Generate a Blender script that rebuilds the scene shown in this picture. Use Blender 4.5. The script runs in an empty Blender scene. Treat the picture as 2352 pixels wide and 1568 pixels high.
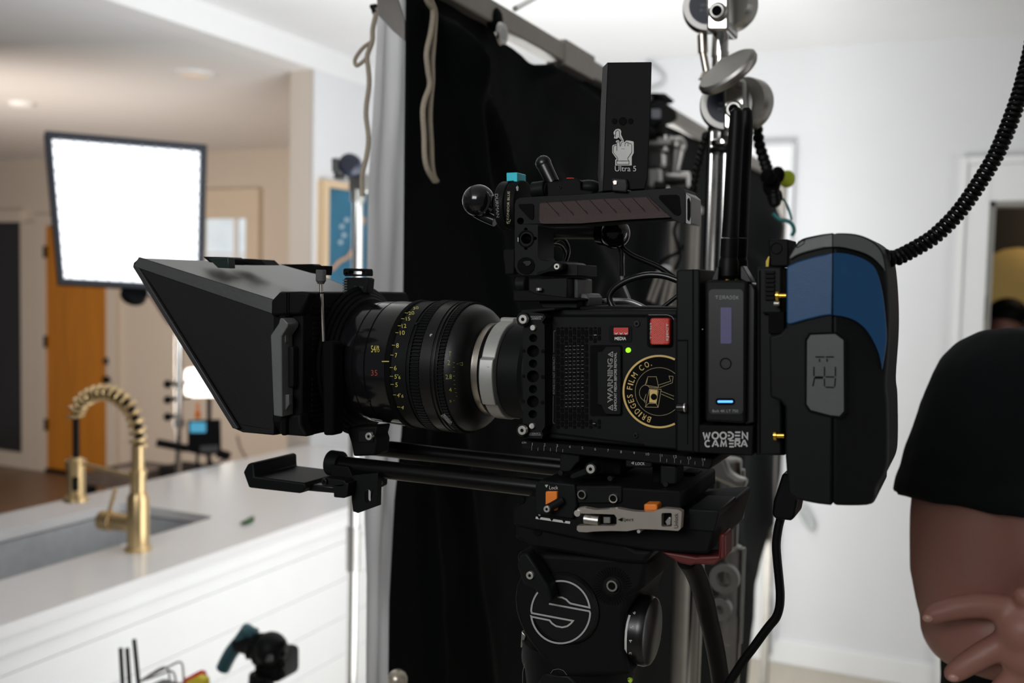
import bpy, bmesh, math, random
from math import sin, cos, radians, pi, sqrt, atan2
from mathutils import Vector as V, Matrix, noise
from mathutils.geometry import tessellate_polygon
random.seed(7)
SC = bpy.context.scene
COL = SC.collection
# ---------------------------------------------------------------- camera, world, lights, exposure
FPX = 2287.0
CAM = V((0, 0, 1.7))
ROT = (Matrix.Rotation(radians(25), 3, 'Z') @ Matrix.Rotation(radians(86.5), 3, 'X') @ Matrix.Rotation(radians(1.3), 3, 'Z'))
cd = bpy.data.cameras.new('camera'); cam = bpy.data.objects.new('camera', cd); COL.objects.link(cam)
cam.matrix_world = Matrix.Translation(CAM) @ ROT.to_4x4()
cd.sensor_width = 36.0; cd.lens = FPX / 2352 * 36; cd.clip_start = 0.02; cd.clip_end = 60
cd.dof.use_dof = True; cd.dof.focus_distance = 0.74; cd.dof.aperture_fstop = 6.3
SC.camera = cam
SC.view_settings.view_transform = 'Standard'; SC.view_settings.look = 'None'
SC.view_settings.gamma = 1; SC.view_settings.use_curve_mapping = False
SC.view_settings.exposure = 0.0
w = bpy.data.worlds.new('world'); SC.world = w; w.use_nodes = True
w.node_tree.nodes['Background'].inputs[0].default_value = (0.92, 0.96, 1.0, 1)
w.node_tree.nodes['Background'].inputs[1].default_value = 0.09

def area(name, loc, aim, sx, sy, power, col=(1, 1, 1)):
    l = bpy.data.lights.new(name, 'AREA'); l.shape = 'RECTANGLE'; l.size = sx; l.size_y = sy; l.energy = power; l.color = col
    o = bpy.data.objects.new(name, l); COL.objects.link(o); o.location = loc
    o.rotation_euler = (V(aim) - V(loc)).to_track_quat('-Z', 'Y').to_euler(); return o
area('area_light', (-0.85, 2.35, 1.15), (-2.6, 2.9, 1.3), 1.2, 1.6, 19, (0.97, 0.99, 1.0))
area('ceiling_bounce_light', (-1.05, 2.7, 1.35), (-1.2, 3.0, 3.0), 1.0, 1.2, 34, (0.98, 1.0, 1.0))
area('right_fill_light', (2.7, 2.3, 1.1), (.0, 4.5, .6), 1.8, 1.6, 30, (0.98, 1.0, 1.0))  # added out of view to brighten the rear wall; no window is built there
area('camera_side_fill', (-.5, -1.45, 2.5), (-.2, .8, 1.5), 1.2, .8, 31, (0.98, 0.99, 1.0))  # added behind the camera to light the rig's front faces
area('wall_wash_light', (-.80, 3.05, 1.0), (-.15, 4.54, .5), .5, 1.2, 13, (0.98, 1.0, 1.0))
area('warm_room_fill', (-4.6, 2.75, 1.3), (-5.4, 5.9, 1.5), 1.1, 1.1, 52, (1.0, 0.87, 0.76))  # fill added out of view to warm and brighten the next room

# ---------------------------------------------------------------- rays through the photograph, met with real planes
def ray(x, y): return ROT @ V(((x - 1176) / FPX, (784 - y) / FPX, -1))
def aty(x, y, Y): d = ray(x, y); return CAM + d * (Y / d.y)
def atx(x, y, X): d = ray(x, y); return CAM + d * (X / d.x)
def atz(x, y, Z): d = ray(x, y); return CAM + d * ((Z - 1.7) / d.z)
def atd(x, y, D): return CAM + ray(x, y) * D
def mpp(p): return (ROT.transposed() @ (V(p) - CAM)).z * -1 / FPX          # metres per pixel at p
def K(x0, y0, s):
    def f(*p): return [(x0 + a * s, y0 + b * s) for a, b in p]
    return f
kTop = K(1040, 100, .3955); kBody = K(1150, 680, .2551); kArm = K(500, 960, .3878); kBase = K(1150, 1000, .3623)
kHead = K(1160, 1200, .2347); kRear = K(1530, 520, .4338); kR2 = K(1530, 540, .2041); kLens = K(800, 640, .2296)
kQ = K(1050, 340, .1914); kAnt = K(1480, 200, .2807); kMB = K(590, 580, .2679); kFau = K(120, 860, .2807)
kUp = K(1400, 0, .3189); kFlag = K(700, 0, .287); kRig = K(1160, 560, .1786); kLow = K(1540, 1040, .1913)

# ---------------------------------------------------------------- materials
def srgb(r, g, b):
    f = lambda c: (c / 255 / 12.92) if c / 255 <= .04045 else ((c / 255 + .055) / 1.055) ** 2.4
    return (f(r), f(g), f(b), 1)
MATS = {}
def mat(name, col, rough=.5, metal=0., emit=None, es=0., scale=60., var=.12, bump=.0, sheen=0., trans=0., spec=.5, kind='noise', cloth=0):
    if name in MATS: return MATS[name]
    m = bpy.data.materials.new(name); m.use_nodes = True; nt = m.node_tree; b = nt.nodes['Principled BSDF']
    col = col if len(col) == 4 else (*col, 1)
    tc = nt.nodes.new('ShaderNodeTexCoord'); nz = nt.nodes.new('ShaderNodeTexNoise'); nz.inputs['Scale'].default_value = scale; nz.inputs['Detail'].default_value = 4
    mp = nt.nodes.new('ShaderNodeMapping'); nt.links.new(tc.outputs['Object'], mp.inputs[0]); nt.links.new(mp.outputs[0], nz.inputs['Vector'])
    if kind == 'wood': mp.inputs['Scale'].default_value = (9, 9, .6)
    if kind == 'plank': mp.inputs['Scale'].default_value = (6, .5, 6)
    rp = nt.nodes.new('ShaderNodeMapRange'); rp.inputs[3].default_value = 1 - var; rp.inputs[4].default_value = 1 + var
    nt.links.new(nz.outputs[0], rp.inputs[0])
    mx = nt.nodes.new('ShaderNodeVectorMath'); mx.operation = 'SCALE'; mx.inputs[0].default_value = col[:3]
    nt.links.new(rp.outputs[0], mx.inputs['Scale']); nt.links.new(mx.outputs[0], b.inputs['Base Color'])
    b.inputs['Roughness'].default_value = rough; b.inputs['Metallic'].default_value = metal; b.inputs['Specular IOR Level'].default_value = spec
    if sheen: b.inputs['Sheen Weight'].default_value = sheen
    if trans: b.inputs['Transmission Weight'].default_value = trans
    if bump:
        bp = nt.nodes.new('ShaderNodeBump'); bp.inputs['Strength'].default_value = bump; bp.inputs['Distance'].default_value = .002
        n2 = nt.nodes.new('ShaderNodeTexNoise'); n2.inputs['Scale'].default_value = scale * 6; nt.links.new(tc.outputs['Object'], n2.inputs['Vector'])
        nt.links.new(n2.outputs[0], bp.inputs['Height']); nt.links.new(bp.outputs[0], b.inputs['Normal'])
    if emit:
        b.inputs['Emission Color'].default_value = (*emit, 1); b.inputs['Emission Strength'].default_value = es
    if cloth:
        tl = nt.nodes.new('ShaderNodeBsdfTranslucent'); mxs = nt.nodes.new('ShaderNodeMixShader'); tl.inputs[0].default_value = col; mxs.inputs[0].default_value = cloth
        nt.links.new(b.outputs[0], mxs.inputs[1]); nt.links.new(tl.outputs[0], mxs.inputs[2]); nt.links.new(mxs.outputs[0], nt.nodes['Material Output'].inputs[0])
    MATS[name] = m; return m
BLK = mat('anodised_black', (.0065, .007, .0075), .48, bump=.015, scale=200, spec=.12)
BLK2 = mat('matte_black', (.0035, .0035, .004), .62, scale=200, spec=.12)
BLK3 = mat('deep_black', (.001, .001, .001), .8, scale=200, spec=.12)
GLOSS = mat('gloss_black', (.006, .006, .007), .13, scale=90, spec=.6)
SATIN = mat('satin_black', (.004, .004, .0045), .3, scale=150)
PLAST = mat('black_plastic', (.0055, .006, .0065), .5, bump=.05, scale=220, spec=.12)
RUBBER = mat('black_rubber', (.003, .003, .003), .45, scale=150, spec=.12)
GREYP = mat('grey_plastic', (.085, .09, .09), .45, bump=.03, scale=200)
TEXGREY = mat('textured_hood_sheen', (.05, .052, .055), .36, bump=.15, scale=220, spec=.9)  # hood top coloured paler than its sides to carry the grazing reflection
HOODM = mat('hood_black', (.004, .004, .0045), .55, bump=.06, scale=200, spec=.12)
CHROME = mat('chrome', (.62, .61, .59), .16, 1., scale=25, var=.1)
CHRD = mat('worn_chrome', (.42, .41, .39), .36, 1., scale=25, var=.2)
STEEL = mat('brushed_steel', (.50, .48, .45), .36, 1., scale=40)
SILVER = mat('silver_anodised', (.42, .42, .40), .45, .6, scale=200, var=.08)
LEVERM = mat('brushed_lever', (.40, .36, .31), .33, .55, scale=80)
NICKEL = mat('nickel', (.55, .50, .44), .28, 1., scale=60)
BOLT = mat('screw_steel', (.6, .58, .54), .35, .7, scale=80)
BRASS = mat('brushed_gold', (.66, .48, .25), .30, 1., scale=60, var=.12)
GOLDC = mat('gold_contact', (.75, .45, .08), .25, 1., scale=60)
GOLDP = mat('gold_print', (.60, .42, .14), .5, scale=60)
WPR = mat('white_print', (.50, .50, .48), .6, scale=60)
GPR = mat('grey_print', (.26, .26, .26), .6, scale=60)
YEL = mat('yellow_print', (.55, .48, .10), .6, scale=60)
REDP = mat('red_print', (.30, .04, .03), .6, scale=60)
RED = mat('red_button', (.50, .035, .025), .4, scale=80)
DKRED = mat('dark_red_plastic', (.09, .009, .007), .45, scale=80)
ORNG = mat('orange_button', (.75, .20, .02), .45, scale=80)
CYAN = mat('cyan_anodised', (.02, .48, .58), .4, .2, scale=120)
BLUE = mat('blue_shell', (.002, .048, .135), .5, bump=.05, scale=200)
GRIPM = mat('brown_leather_grip', (.032, .016, .014), .7, bump=.12, scale=150)
WALL = mat('white_wall_paint', srgb(222, 222, 224), .75, scale=6, var=.02)
TANW = mat('beige_wall_paint', srgb(206, 196, 184), .75, scale=6, var=.02)
CEIL = mat('ceiling_paint', srgb(228, 228, 228), .8, scale=6, var=.02)
TRIM = mat('white_trim_paint', srgb(235, 235, 235), .45, scale=8, var=.02)
QUARTZ = mat('white_quartz', srgb(222, 220, 220), .22, scale=10, var=.02)
SHIP = mat('white_painted_boards', srgb(236, 236, 236), .45, scale=10, var=.02)
PALEF = mat('pale_wood_floor', srgb(186, 178, 162), .4, kind='plank', scale=4, var=.08)
FLOORM = mat('brown_wood_floor', srgb(120, 96, 76), .4, kind='plank', scale=4, var=.3)
DOORM = mat('orange_wood', (.50, .19, .018), .45, kind='wood', scale=3, var=.28)
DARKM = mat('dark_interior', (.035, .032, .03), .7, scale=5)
SINKM = mat('stainless_sink', (.55, .56, .57), .4, .25, scale=30)
BCLOTH = mat('black_cloth', (.0026, .0034, .0038), .85, scale=40, bump=.2, var=.3, spec=.1)
WCLOTH = mat('white_cloth', srgb(232, 232, 235), .9, scale=40, var=.03, bump=.1, cloth=.8)
CORD = mat('cream_cord', srgb(180, 168, 150), .9, scale=300, var=.2)
ALU = mat('aluminium_tube', srgb(150, 145, 138), .5, .4, scale=30)
LEDP = mat('led_diffuser', (.9, .9, .9), .8, emit=(.93, .97, 1.0), es=1.7, scale=20)
GRID = mat('grey_grid_fabric', srgb(225, 225, 235), .8, scale=60)
SKIN = mat('skin', (.31, .142, .108), .5, scale=14, var=.22, bump=.15)
SHIRT = mat('black_cotton', (.0025, .0035, .004), .9, scale=60, var=.3, spec=.2)
DENIM = mat('dark_denim', (.02, .03, .05), .8, scale=60)
HAIR = mat('brown_hair', (.03, .018, .01), .7, scale=60)
TEAL = mat('teal_rubber', (.02, .09, .11), .5, scale=60)
LIME = mat('lime_felt', (.42, .52, .02), .7, scale=60)
GREENL = mat('green_leaf', (.015, .10, .02), .5, scale=60)
WHITEC = mat('white_cable', srgb(185, 188, 188), .8, scale=60)
NAVY = mat('navy_label', (.008, .012, .03), .4, scale=60)
LGREEN = mat('green_indicator', (.2, .6, .0), .4, emit=(.35, 1.0, .02), es=1.0)
LBLUE = mat('blue_indicator', (.05, .2, .8), .4, emit=(.10, .42, 1.0), es=1.6)
SCRN = mat('violet_display', (.03, .03, .06), .3, emit=(.10, .09, .20), es=.33, scale=500, var=.4)
SCR2 = mat('cyan_display', (.02, .1, .2), .3, emit=(.12, .50, .72), es=.6, scale=30)
LCD = mat("grey_display", (.055, .058, .058), .5, scale=300)
LAMPW = mat('warm_lamp', (.9, .9, .9), .8, emit=(1.0, .93, .80), es=2.2)

# ---------------------------------------------------------------- mesh builder
class MB:
    def __init__(s): s.v = []; s.f = []
    def add(s, v, f):
        n = len(s.v); s.v += [tuple(a) for a in v]; s.f += [tuple(i + n for i in q) for q in f]; return s
    def slab(s, loops3, off):
        """loops3: outer loop and hole loops of 3D points; extruded by off"""
        off = V(off); tri = tessellate_polygon([[V(p) for p in l] for l in loops3])
        flat = [V(p) for l in loops3 for p in l]; n = len(flat)
        a = V((0, 0, 0))
        t0 = tri[0]; 
        for t in tri: a += (flat[t[1]] - flat[t[0]]).cross(flat[t[2]] - flat[t[0]])
        s_ok = a.dot(off) < 0
        fs = []
        if len(loops3) == 1:
            l = list(range(n)); nn = V((0, 0, 0))
            for i in range(n): nn += flat[i].cross(flat[(i + 1) % n])
            ok = nn.dot(off) < 0
            fs.append(l if ok else l[::-1]); fs.append([i + n for i in (l[::-1] if ok else l)])
            for i in range(n):
                j = (i + 1) % n; q = (j, i, i + n, j + n); fs.append(q if ok else q[::-1])
        else:
            for t in tri:
                nt = (flat[t[1]] - flat[t[0]]).cross(flat[t[2]] - flat[t[0]])
                t = t if nt.dot(off) < 0 else t[::-1]
                fs.append(t); fs.append(tuple(i + n for i in t[::-1]))
            b = 0
            for li, l in enumerate(loops3):
                nn = V((0, 0, 0))
                for i in range(len(l)): nn += V(l[i]).cross(V(l[(i + 1) % len(l)]))
                ok = (nn.dot(off) < 0) == (li == 0)
                for i in range(len(l)):
                    j = (i + 1) % len(l); q = (b + j, b + i, b + i + n, b + j + n); fs.append(q if ok else q[::-1])
                b += len(l)
        return s.add(flat + [p + off for p in flat], fs)
    def px(s, poly, Y, d, holes=()):
        return s.slab([[aty(x, y, Y) for x, y in l] for l in [poly, *holes]], (0, d, 0))
    def pxf(s, poly, fn, off): return s.slab([[fn(x, y) for x, y in poly]], off)
    def box(s, a, b):
        x0, y0, z0 = a; x1, y1, z1 = b
        return s.add([(x0, y0, z0), (x1, y0, z0), (x1, y1, z0), (x0, y1, z0), (x0, y0, z1), (x1, y0, z1), (x1, y1, z1), (x0, y1, z1)],
                     [(0, 3, 2, 1), (4, 5, 6, 7), (0, 1, 5, 4), (1, 2, 6, 5), (2, 3, 7, 6), (3, 0, 4, 7)])
    def lathe(s, o, ax, prof, n=32, cap=True, rad=None):
        o = V(o); ax = V(ax).normalized(); u = ax.orthogonal().normalized(); w_ = ax.cross(u)
        vs = []; fs = []
        for t, r in prof:
            for i in range(n):
                a = 2 * pi * i / n; rr = r if rad is None else r * rad(i, n, t)
                vs.append(o + ax * t + (u * cos(a) + w_ * sin(a)) * rr)
        for k in range(len(prof) - 1):
            for i in range(n):
                j = (i + 1) % n; fs.append((k * n + i, k * n + j, (k + 1) * n + j, (k + 1) * n + i))
        if cap:
            fs.append(tuple(range(n))[::-1]); m = (len(prof) - 1) * n; fs.append(tuple(range(m, m + n)))
        return s.add(vs, fs)
    def cyl(s, a, b, r0, r1=None, n=24):
        a = V(a); b = V(b); return s.lathe(a, b - a, [(0, r0), ((b - a).length, r0 if r1 is None else r1)], n)
    def disc(s, x, y, r, Y, d, n=24, dz=0):
        c = aty(x, y, Y); R = r * mpp(c); return s.cyl(c, c + V((0, d, 0)), R, n=n)
    def ring(s, x, y, r0, r1, Y, d, n=32):
        c = aty(x, y, Y); m = mpp(c)
        lo = [[c + V((cos(2 * pi * i / n), 0, sin(2 * pi * i / n))) * R * m for i in range(n)] for R in (r1, r0)]
        return s.slab(lo, (0, d, 0))
    def ball(s, c, r, n=16, sc=(1, 1, 1)):
        vs = []; fs = []; m = n // 2
        for i in range(m + 1):
            for j in range(n):
                th = pi * i / m; ph = 2 * pi * j / n
                vs.append((c[0] + r * sc[0] * sin(th) * cos(ph), c[1] + r * sc[1] * sin(th) * sin(ph), c[2] + r * sc[2] * cos(th)))
        for i in range(m):
            for j in range(n): fs.append((i * n + j, (i + 1) * n + j, (i + 1) * n + (j + 1) % n, i * n + (j + 1) % n))
        return s.add(vs, fs)
    def tube(s, pts, r, n=10, smooth=0):
        pts = [V(p) for p in pts]
        if smooth: pts = spline(pts, smooth)
        R = r if callable(r) else (lambda t: r)
        m = len(pts); vs = []; fs = []; tg = []
        for i in range(m): tg.append((pts[min(i + 1, m - 1)] - pts[max(i - 1, 0)]).normalized())
        u = tg[0].orthogonal().normalized()
        for i in range(m):
            u = (u - tg[i] * u.dot(tg[i])); u = u.normalized() if u.length > 1e-6 else tg[i].orthogonal().normalized(); w_ = tg[i].cross(u)
            rr = R(i / max(1, m - 1))
            for j in range(n): a = 2 * pi * j / n; vs.append(pts[i] + (u * cos(a) + w_ * sin(a)) * rr)
        for i in range(m - 1):
            for j in range(n): k = (j + 1) % n; fs.append((i * n + j, i * n + k, (i + 1) * n + k, (i + 1) * n + j))
        fs.append(tuple(range(n))[::-1]); fs.append(tuple(range((m - 1) * n, m * n)))
        return s.add(vs, fs)
    def stroke(s, pts, wpx, fn):
        """flat printed line of constant width along a polyline of photo points laid on a surface"""
        P = [pts[0]]
        for p in pts[1:]:
            if math.hypot(p[0] - P[-1][0], p[1] - P[-1][1]) > .05: P.append(p)
        if len(P) < 2: return s
        n = len(P); closed = n > 3 and math.hypot(P[0][0] - P[-1][0], P[0][1] - P[-1][1]) < .05
        if closed: P = P[:-1]; n -= 1
        D = []
        for k in range(n if closed else n - 1):
            a, b = P[k], P[(k + 1) % n]; L = math.hypot(b[0] - a[0], b[1] - a[1]) or 1; D.append(((b[0] - a[0]) / L, (b[1] - a[1]) / L))
        vs = []; h = wpx / 2
        for k in range(n):
            d0 = D[k - 1] if (closed or k > 0) else D[0]; d1 = D[k] if k < len(D) else D[-1]
            nx, ny = -(d0[1] + d1[1]), d0[0] + d1[0]; L = math.hypot(nx, ny) or 1; nx /= L; ny /= L
            q = max(.45, nx * -d0[1] + ny * d0[0]); o = h / q
            vs += [fn(P[k][0] + nx * o, P[k][1] + ny * o), fn(P[k][0] - nx * o, P[k][1] - ny * o)]
        fs = [(2 * k, 2 * ((k + 1) % n), 2 * ((k + 1) % n) + 1, 2 * k + 1) for k in range(len(D))]
        return s.add(vs, fs)
    def text(s, t, cx, cy, w_, h, fn, rot=0, heavy=0, flip=False, outline=False):
        cu = bpy.data.curves.new('t', 'FONT'); cu.body = t; cu.resolution_u = 3; cu.offset = heavy
        ob = bpy.data.objects.new('t', cu); me = bpy.data.meshes.new_from_object(ob)
        if not me or not me.vertices: return s
        xs = [v.co.x for v in me.vertices]; ys = [v.co.y for v in me.vertices]; x0, x1, y0, y1 = min(xs), max(xs), min(ys), max(ys)
        c, sn = cos(radians(rot)), sin(radians(rot)); vs = []
        for v in me.vertices:
            a = ((v.co.x - x0) / (x1 - x0) - .5) * w_ * (-1 if flip else 1); b = ((v.co.y - y0) / (y1 - y0) - .5) * h
            vs.append(fn(cx + a * c - b * sn, cy - (a * sn + b * c)))
        s.add(vs, [tuple(p.vertices) for p in me.polygons])
        bpy.data.objects.remove(ob); bpy.data.meshes.remove(me); bpy.data.curves.remove(cu); return s
    def build(s, name, m, parent=None, bev=0, smooth=35, seg=2, solid=0):
        me = bpy.data.meshes.new(name); me.from_pydata(s.v, [], s.f); me.validate()
        bm = bmesh.new(); bm.from_mesh(me); bmesh.ops.recalc_face_normals(bm, faces=bm.faces); bm.to_mesh(me); bm.free(); me.update()
        if smooth:
            me.polygons.foreach_set('use_smooth', [True] * len(me.polygons)); me.set_sharp_from_angle(angle=radians(smooth))
        me.materials.append(m); o = bpy.data.objects.new(name, me); COL.objects.link(o)
        if bev:
            b = o.modifiers.new('bevel', 'BEVEL'); b.width = bev; b.segments = seg; b.limit_method = 'ANGLE'; b.angle_limit = radians(40); b.use_clamp_overlap = True
        if parent:
            o.parent = parent; o.matrix_parent_inverse = Matrix.Translation(parent_loc(parent)).inverted()
        return o
def parent_loc(p): return V(p.location)
def spline(P, k):
    out = []
    for i in range(len(P) - 1):
        p0 = P[max(i - 1, 0)]; p1 = P[i]; p2 = P[i + 1]; p3 = P[min(i + 2, len(P) - 1)]
        for j in range(k):
            t = j / k; out.append(.5 * ((2 * p1) + (p2 - p0) * t + (2 * p0 - 5 * p1 + 4 * p2 - p3) * t * t + (3 * p1 - p0 - 3 * p2 + p3) * t ** 3))
    out.append(P[-1]); return out
def tag(o, label, cat, group=None):
    o['label'] = label; o['category'] = cat
    if group: o['group'] = group
    return o
def thing(name, label, cat, loc=(0, 0, 0), group=None):
    o = bpy.data.objects.new(name, None); COL.objects.link(o); o.location = loc; o.empty_display_size = .05
    return tag(o, label, cat, group)
def struct(o): o['kind'] = 'structure'; return o
def Yp(Y): return lambda x, y: aty(x, y, Y)
def ovl(x0, y0, x1, y1, r=3, n=3):
    out = []
    for cx, cy, a0 in ((x1 - r, y0 + r, -90), (x1 - r, y1 - r, 0), (x0 + r, y1 - r, 90), (x0 + r, y0 + r, 180)):
        for i in range(n + 1): a = radians(a0 + 90 * i / n); out.append((cx + r * cos(a), cy + r * sin(a)))
    return out
def circ(x, y, r, n=20): return [(x + r * cos(2 * pi * i / n), y + r * sin(2 * pi * i / n)) for i in range(n)]
def screw(parent, x, y, r, Y, m=BOLT, hexr=.42, name='screw'):
    b = MB().disc(x, y, r, Y, .004); o = b.build(name, m, parent, .0003)
    MB().disc(x, y, r * hexr, Y - .0003, .001, 6).build('socket', BLK3, o, smooth=0); return o

# ================================================================ ROOM
BY, LX, FY = 4.54, -2.75, 5.95      # rear wall, side wall by the island, far wall of the next room
HI, LO = 2.74, 2.63
struct(MB().box((LX, -3, -.05), (3, 9, 0)).build('floor', PALEF))
struct(MB().box((-9, -3, -.05), (LX, 9, 0)).build('floor_next_room', FLOORM))
struct(MB().box((LX, -3, HI), (3, BY + .2, HI + .1)).build('ceiling', CEIL))
struct(MB().box((-9, -1, LO), (LX - .14, FY + .1, LO + .1)).build('ceiling_low', CEIL))
struct(MB().box((LX - .14, -1, LO), (LX, 3.74, HI)).box((LX - .14, 3.74, LO), (LX, BY, HI)).build('trim_1', TRIM))
# rear wall with a doorway hole
dx0 = aty(2262, 700, BY).x; dz = aty(2300, 462, BY).z
struct(MB().slab([[V(p) for p in ((LX, BY, 0), (dx0, BY, 0), (dx0, BY, dz), (.95, BY, dz), (.95, BY, 0), (3, BY, 0), (3, BY, HI), (LX, BY, HI))]], (0, .14, 0)).build('wall_back', WALL))
struct(MB().box((LX - .012, 3.735, 0), (LX, BY, LO)).build('wall_left', WALL))
struct(MB().box((LX - .14, 3.74, 0), (LX - .012, FY, LO)).build('wall_side', TANW))
struct(MB().box((2.95, -1, 0), (3, BY, HI)).build('wall_right', WALL))
struct(MB().box((-9, FY, 0), (LX - .14, FY + .12, LO)).build('wall_far', TANW))
bl = MB(); bl.box((LX, BY - .018, 0), (aty(2190, 700, BY).x, BY, .11)); struct(bl.build('baseboard_back', TRIM, bev=.004))
struct(MB().box((LX, 3.76, 0), (LX + .015, BY, .11)).build('baseboard_left', TRIM))
# doorway on the right: casing + dark room
cw = aty(2190, 700, BY).x
d2 = MB(); d2.box((cw + .03, BY - .025, 0), (dx0, BY, dz + .15)).box((dx0, BY - .025, dz), (.95, BY, dz + .15)); d2.box((cw, BY - .04, 0), (cw + .03, BY, dz + .18)).box((cw + .03, BY - .04, dz + .15), (1.0, BY, dz + .18))
dr = struct(d2.build('door_2', TRIM, bev=.004))
MB().box((dx0, BY, 0), (dx0 + .022, BY + .14, dz)).box((dx0, BY, dz - .02), (.95, BY + .14, dz)).build('door_jamb', mat('grey_jamb', srgb(150, 148, 142), .5), dr)
MB().box((dx0 - .006, BY - .012, 1.58), (dx0 + .004, BY + .05, 1.68)).build('hinge', BLK, dr)
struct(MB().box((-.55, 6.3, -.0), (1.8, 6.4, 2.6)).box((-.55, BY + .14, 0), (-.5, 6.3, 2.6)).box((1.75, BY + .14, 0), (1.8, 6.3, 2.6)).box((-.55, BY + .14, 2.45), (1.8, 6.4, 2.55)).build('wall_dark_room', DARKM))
area('back_room_light', (.55, 5.9, 2.3), (.4, 6.2, 1.5), .4, .2, 2.2, (1, .8, .55))
# far wall: orange door, dark glass door, window
xa, xb = aty(118, 900, FY).x, aty(257, 900, FY).x
d1 = struct(MB().box((xa, FY - .045, .03), (xb, FY - .005, 2.06)).build('door_1', DOORM, bev=.004))
MB().box((xa - .12, FY - .06, 0), (xa, FY, 2.07)).box((xb, FY - .06, 0), (xb + .1, FY, 2.07)).box((xa - .12, FY - .06, 2.07), (xb + .1, FY, 2.16)).build('door_frame', TANW, d1)
MB().ball(aty(243, 872, FY - .1), .032).cyl(aty(243, 872, FY - .1), aty(243, 872, FY - .04), .02).build('door_knob', BLK, d1)
MB().cyl(aty(245, 829, FY - .07), aty(245, 829, FY - .04), .03).build('deadbolt', BLK, d1)
MB().box((xa, FY - .07, .0), (xb, FY, .03)).build('threshold', BLK, d1)
for zz in (.35, 1.05, 1.8): MB().box((xa - .012, FY - .066, zz), (xa + .012, FY - .04, zz + .1)).build('hinge', BLK, d1)
xc = aty(62, 800, FY).x
d3 = struct(MB().box((-8.6, FY - .03, .13), (xc, FY - .01, 2.1)).build('door_3', mat('dark_glass', (.03, .03, .032), .25, scale=3)))
MB().box((xc, FY - .06, 0), (xa - .125, FY, 2.099)).box((-8.6, FY - .06, 0), (xc, FY, .13)).box((-8.6, FY - .06, 2.1), (xc, FY, 2.2)).build('door_frame', TANW, d3)
wa, wb = aty(478, 560, FY), aty(574, 502, FY)
wz0 = .95
wn = struct(MB().box((wa.x - .1, FY - .05, wz0 - .1), (wb.x + .12, FY, wz0)).box((wa.x - .1, FY - .05, wb.z), (wb.x + .12, FY, wb.z + .22)).box((wa.x - .1, FY - .05, wz0), (wa.x, FY, wb.z)).box((wb.x, FY - .05, wz0), (wb.x + .12, FY, wb.z)).build('window_1', mat('cream_trim', srgb(214, 200, 180), .5), bev=.004))
MB().box((wa.x, FY - .012, wz0), (wb.x, FY - .004, wb.z)).build('pane', mat('window_daylight', (.5, .55, .6), .3, emit=(.62, .72, .78), es=.62, scale=4, var=.5), wn)
sl = MB()
for k in range(26): sl.box((wa.x, FY - .035, wz0 + .02 + k * .035), (wb.x, FY - .02, wz0 + .034 + k * .035))
sl.box((wa.x + .28, FY - .04, wz0), (wa.x + .32, FY - .02, wb.z)); sl.build('blind', TRIM, wn)
# ceiling fittings
p = atz(447, 168, LO); t = thing('ceiling_light', 'round recessed downlight in the low ceiling beside the beam', 'light', (p.x, p.y, LO))
MB().lathe((p.x, p.y, LO - .012), (0, 0, 1), [(0, .095), (.012, .1)], 32).build('trim_ring', TRIM, t)
MB().lathe((p.x, p.y, LO - .016), (0, 0, 1), [(0, .06), (.006, .07)], 32).build('lens', mat('warm_lens', (.8, .7, .6), .5, emit=(1, .85, .7), es=.12), t)
p = atz(50, 236, LO); t = thing('smoke_alarm', 'small round smoke alarm on the low ceiling above the dark glass door', 'alarm', (p.x, p.y, LO))
MB().lathe((p.x, p.y, LO - .03), (0, 0, 1), [(0, .04), (.01, .065), (.03, .07)], 32).build('housing', TRIM, t)
# white board on the rear wall
b0, b1 = aty(1700, 800, BY), aty(1826, 333, BY)
t = thing('whiteboard', 'tall plain white panel with a thin frame leaning on the rear wall', 'panel', ((b0.x + b1.x) / 2, BY - .03, 1.2))
MB().box((b0.x, BY - .03, .11), (b1.x, BY, b1.z)).build('board', TRIM, t, .004)
MB().box((b1.x - .006, BY - .04, .11), (b1.x + .008, BY, b1.z + .01)).box((b0.x, BY - .04, b1.z), (b1.x, BY, b1.z + .012)).build('edge_strip', mat('pale_edge', srgb(205, 205, 208), .5), t)
# painting on the side wall
q = [atx(742, 412, LX + .03), atx(742, 640, LX + .03)]
y0 = q[0].y; ztop = q[0].z; y1 = y0 + .42; zb = ztop - .95
t = thing('painting', 'tall teal abstract painting in a pale wood frame on the white side wall', 'painting', (LX + .01, y0, zb))
MB().box((LX, y0, zb), (LX + .035, y0 + .045, ztop)).box((LX, y1 - .03, zb), (LX + .035, y1, ztop)).box((LX, y0 + .045, ztop - .03), (LX + .035, y1 - .03, ztop)).box((LX, y0 + .045, zb), (LX + .035, y1 - .03, zb + .03)).build('frame', mat('pale_wood', srgb(214, 186, 150), .5, kind='wood', scale=4), t)
MB().box((LX, y0 + .03, zb + .03), (LX + .02, y1 - .03, ztop - .03)).build('canvas', mat('teal_paint', (.018, .13, .22), .6, scale=8, var=.4), t)
f = lambda x, y: atx(x, y, LX + .022)
m = MB().stroke([(762, 620), (780, 600), (800, 590), (812, 570), (818, 545), (830, 520), (838, 500)], 7, f); m.build('ochre_line', mat('ochre_paint', srgb(196, 150, 108), .6), t)
m = MB()
for x, y in ((785, 520), (790, 540), (782, 556), (796, 505)): m.pxf(circ(x, y, 5, 10), f, (.001, 0, 0))
m.build('white_dots', mat('pale_paint', srgb(170, 190, 200), .6), t)

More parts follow.
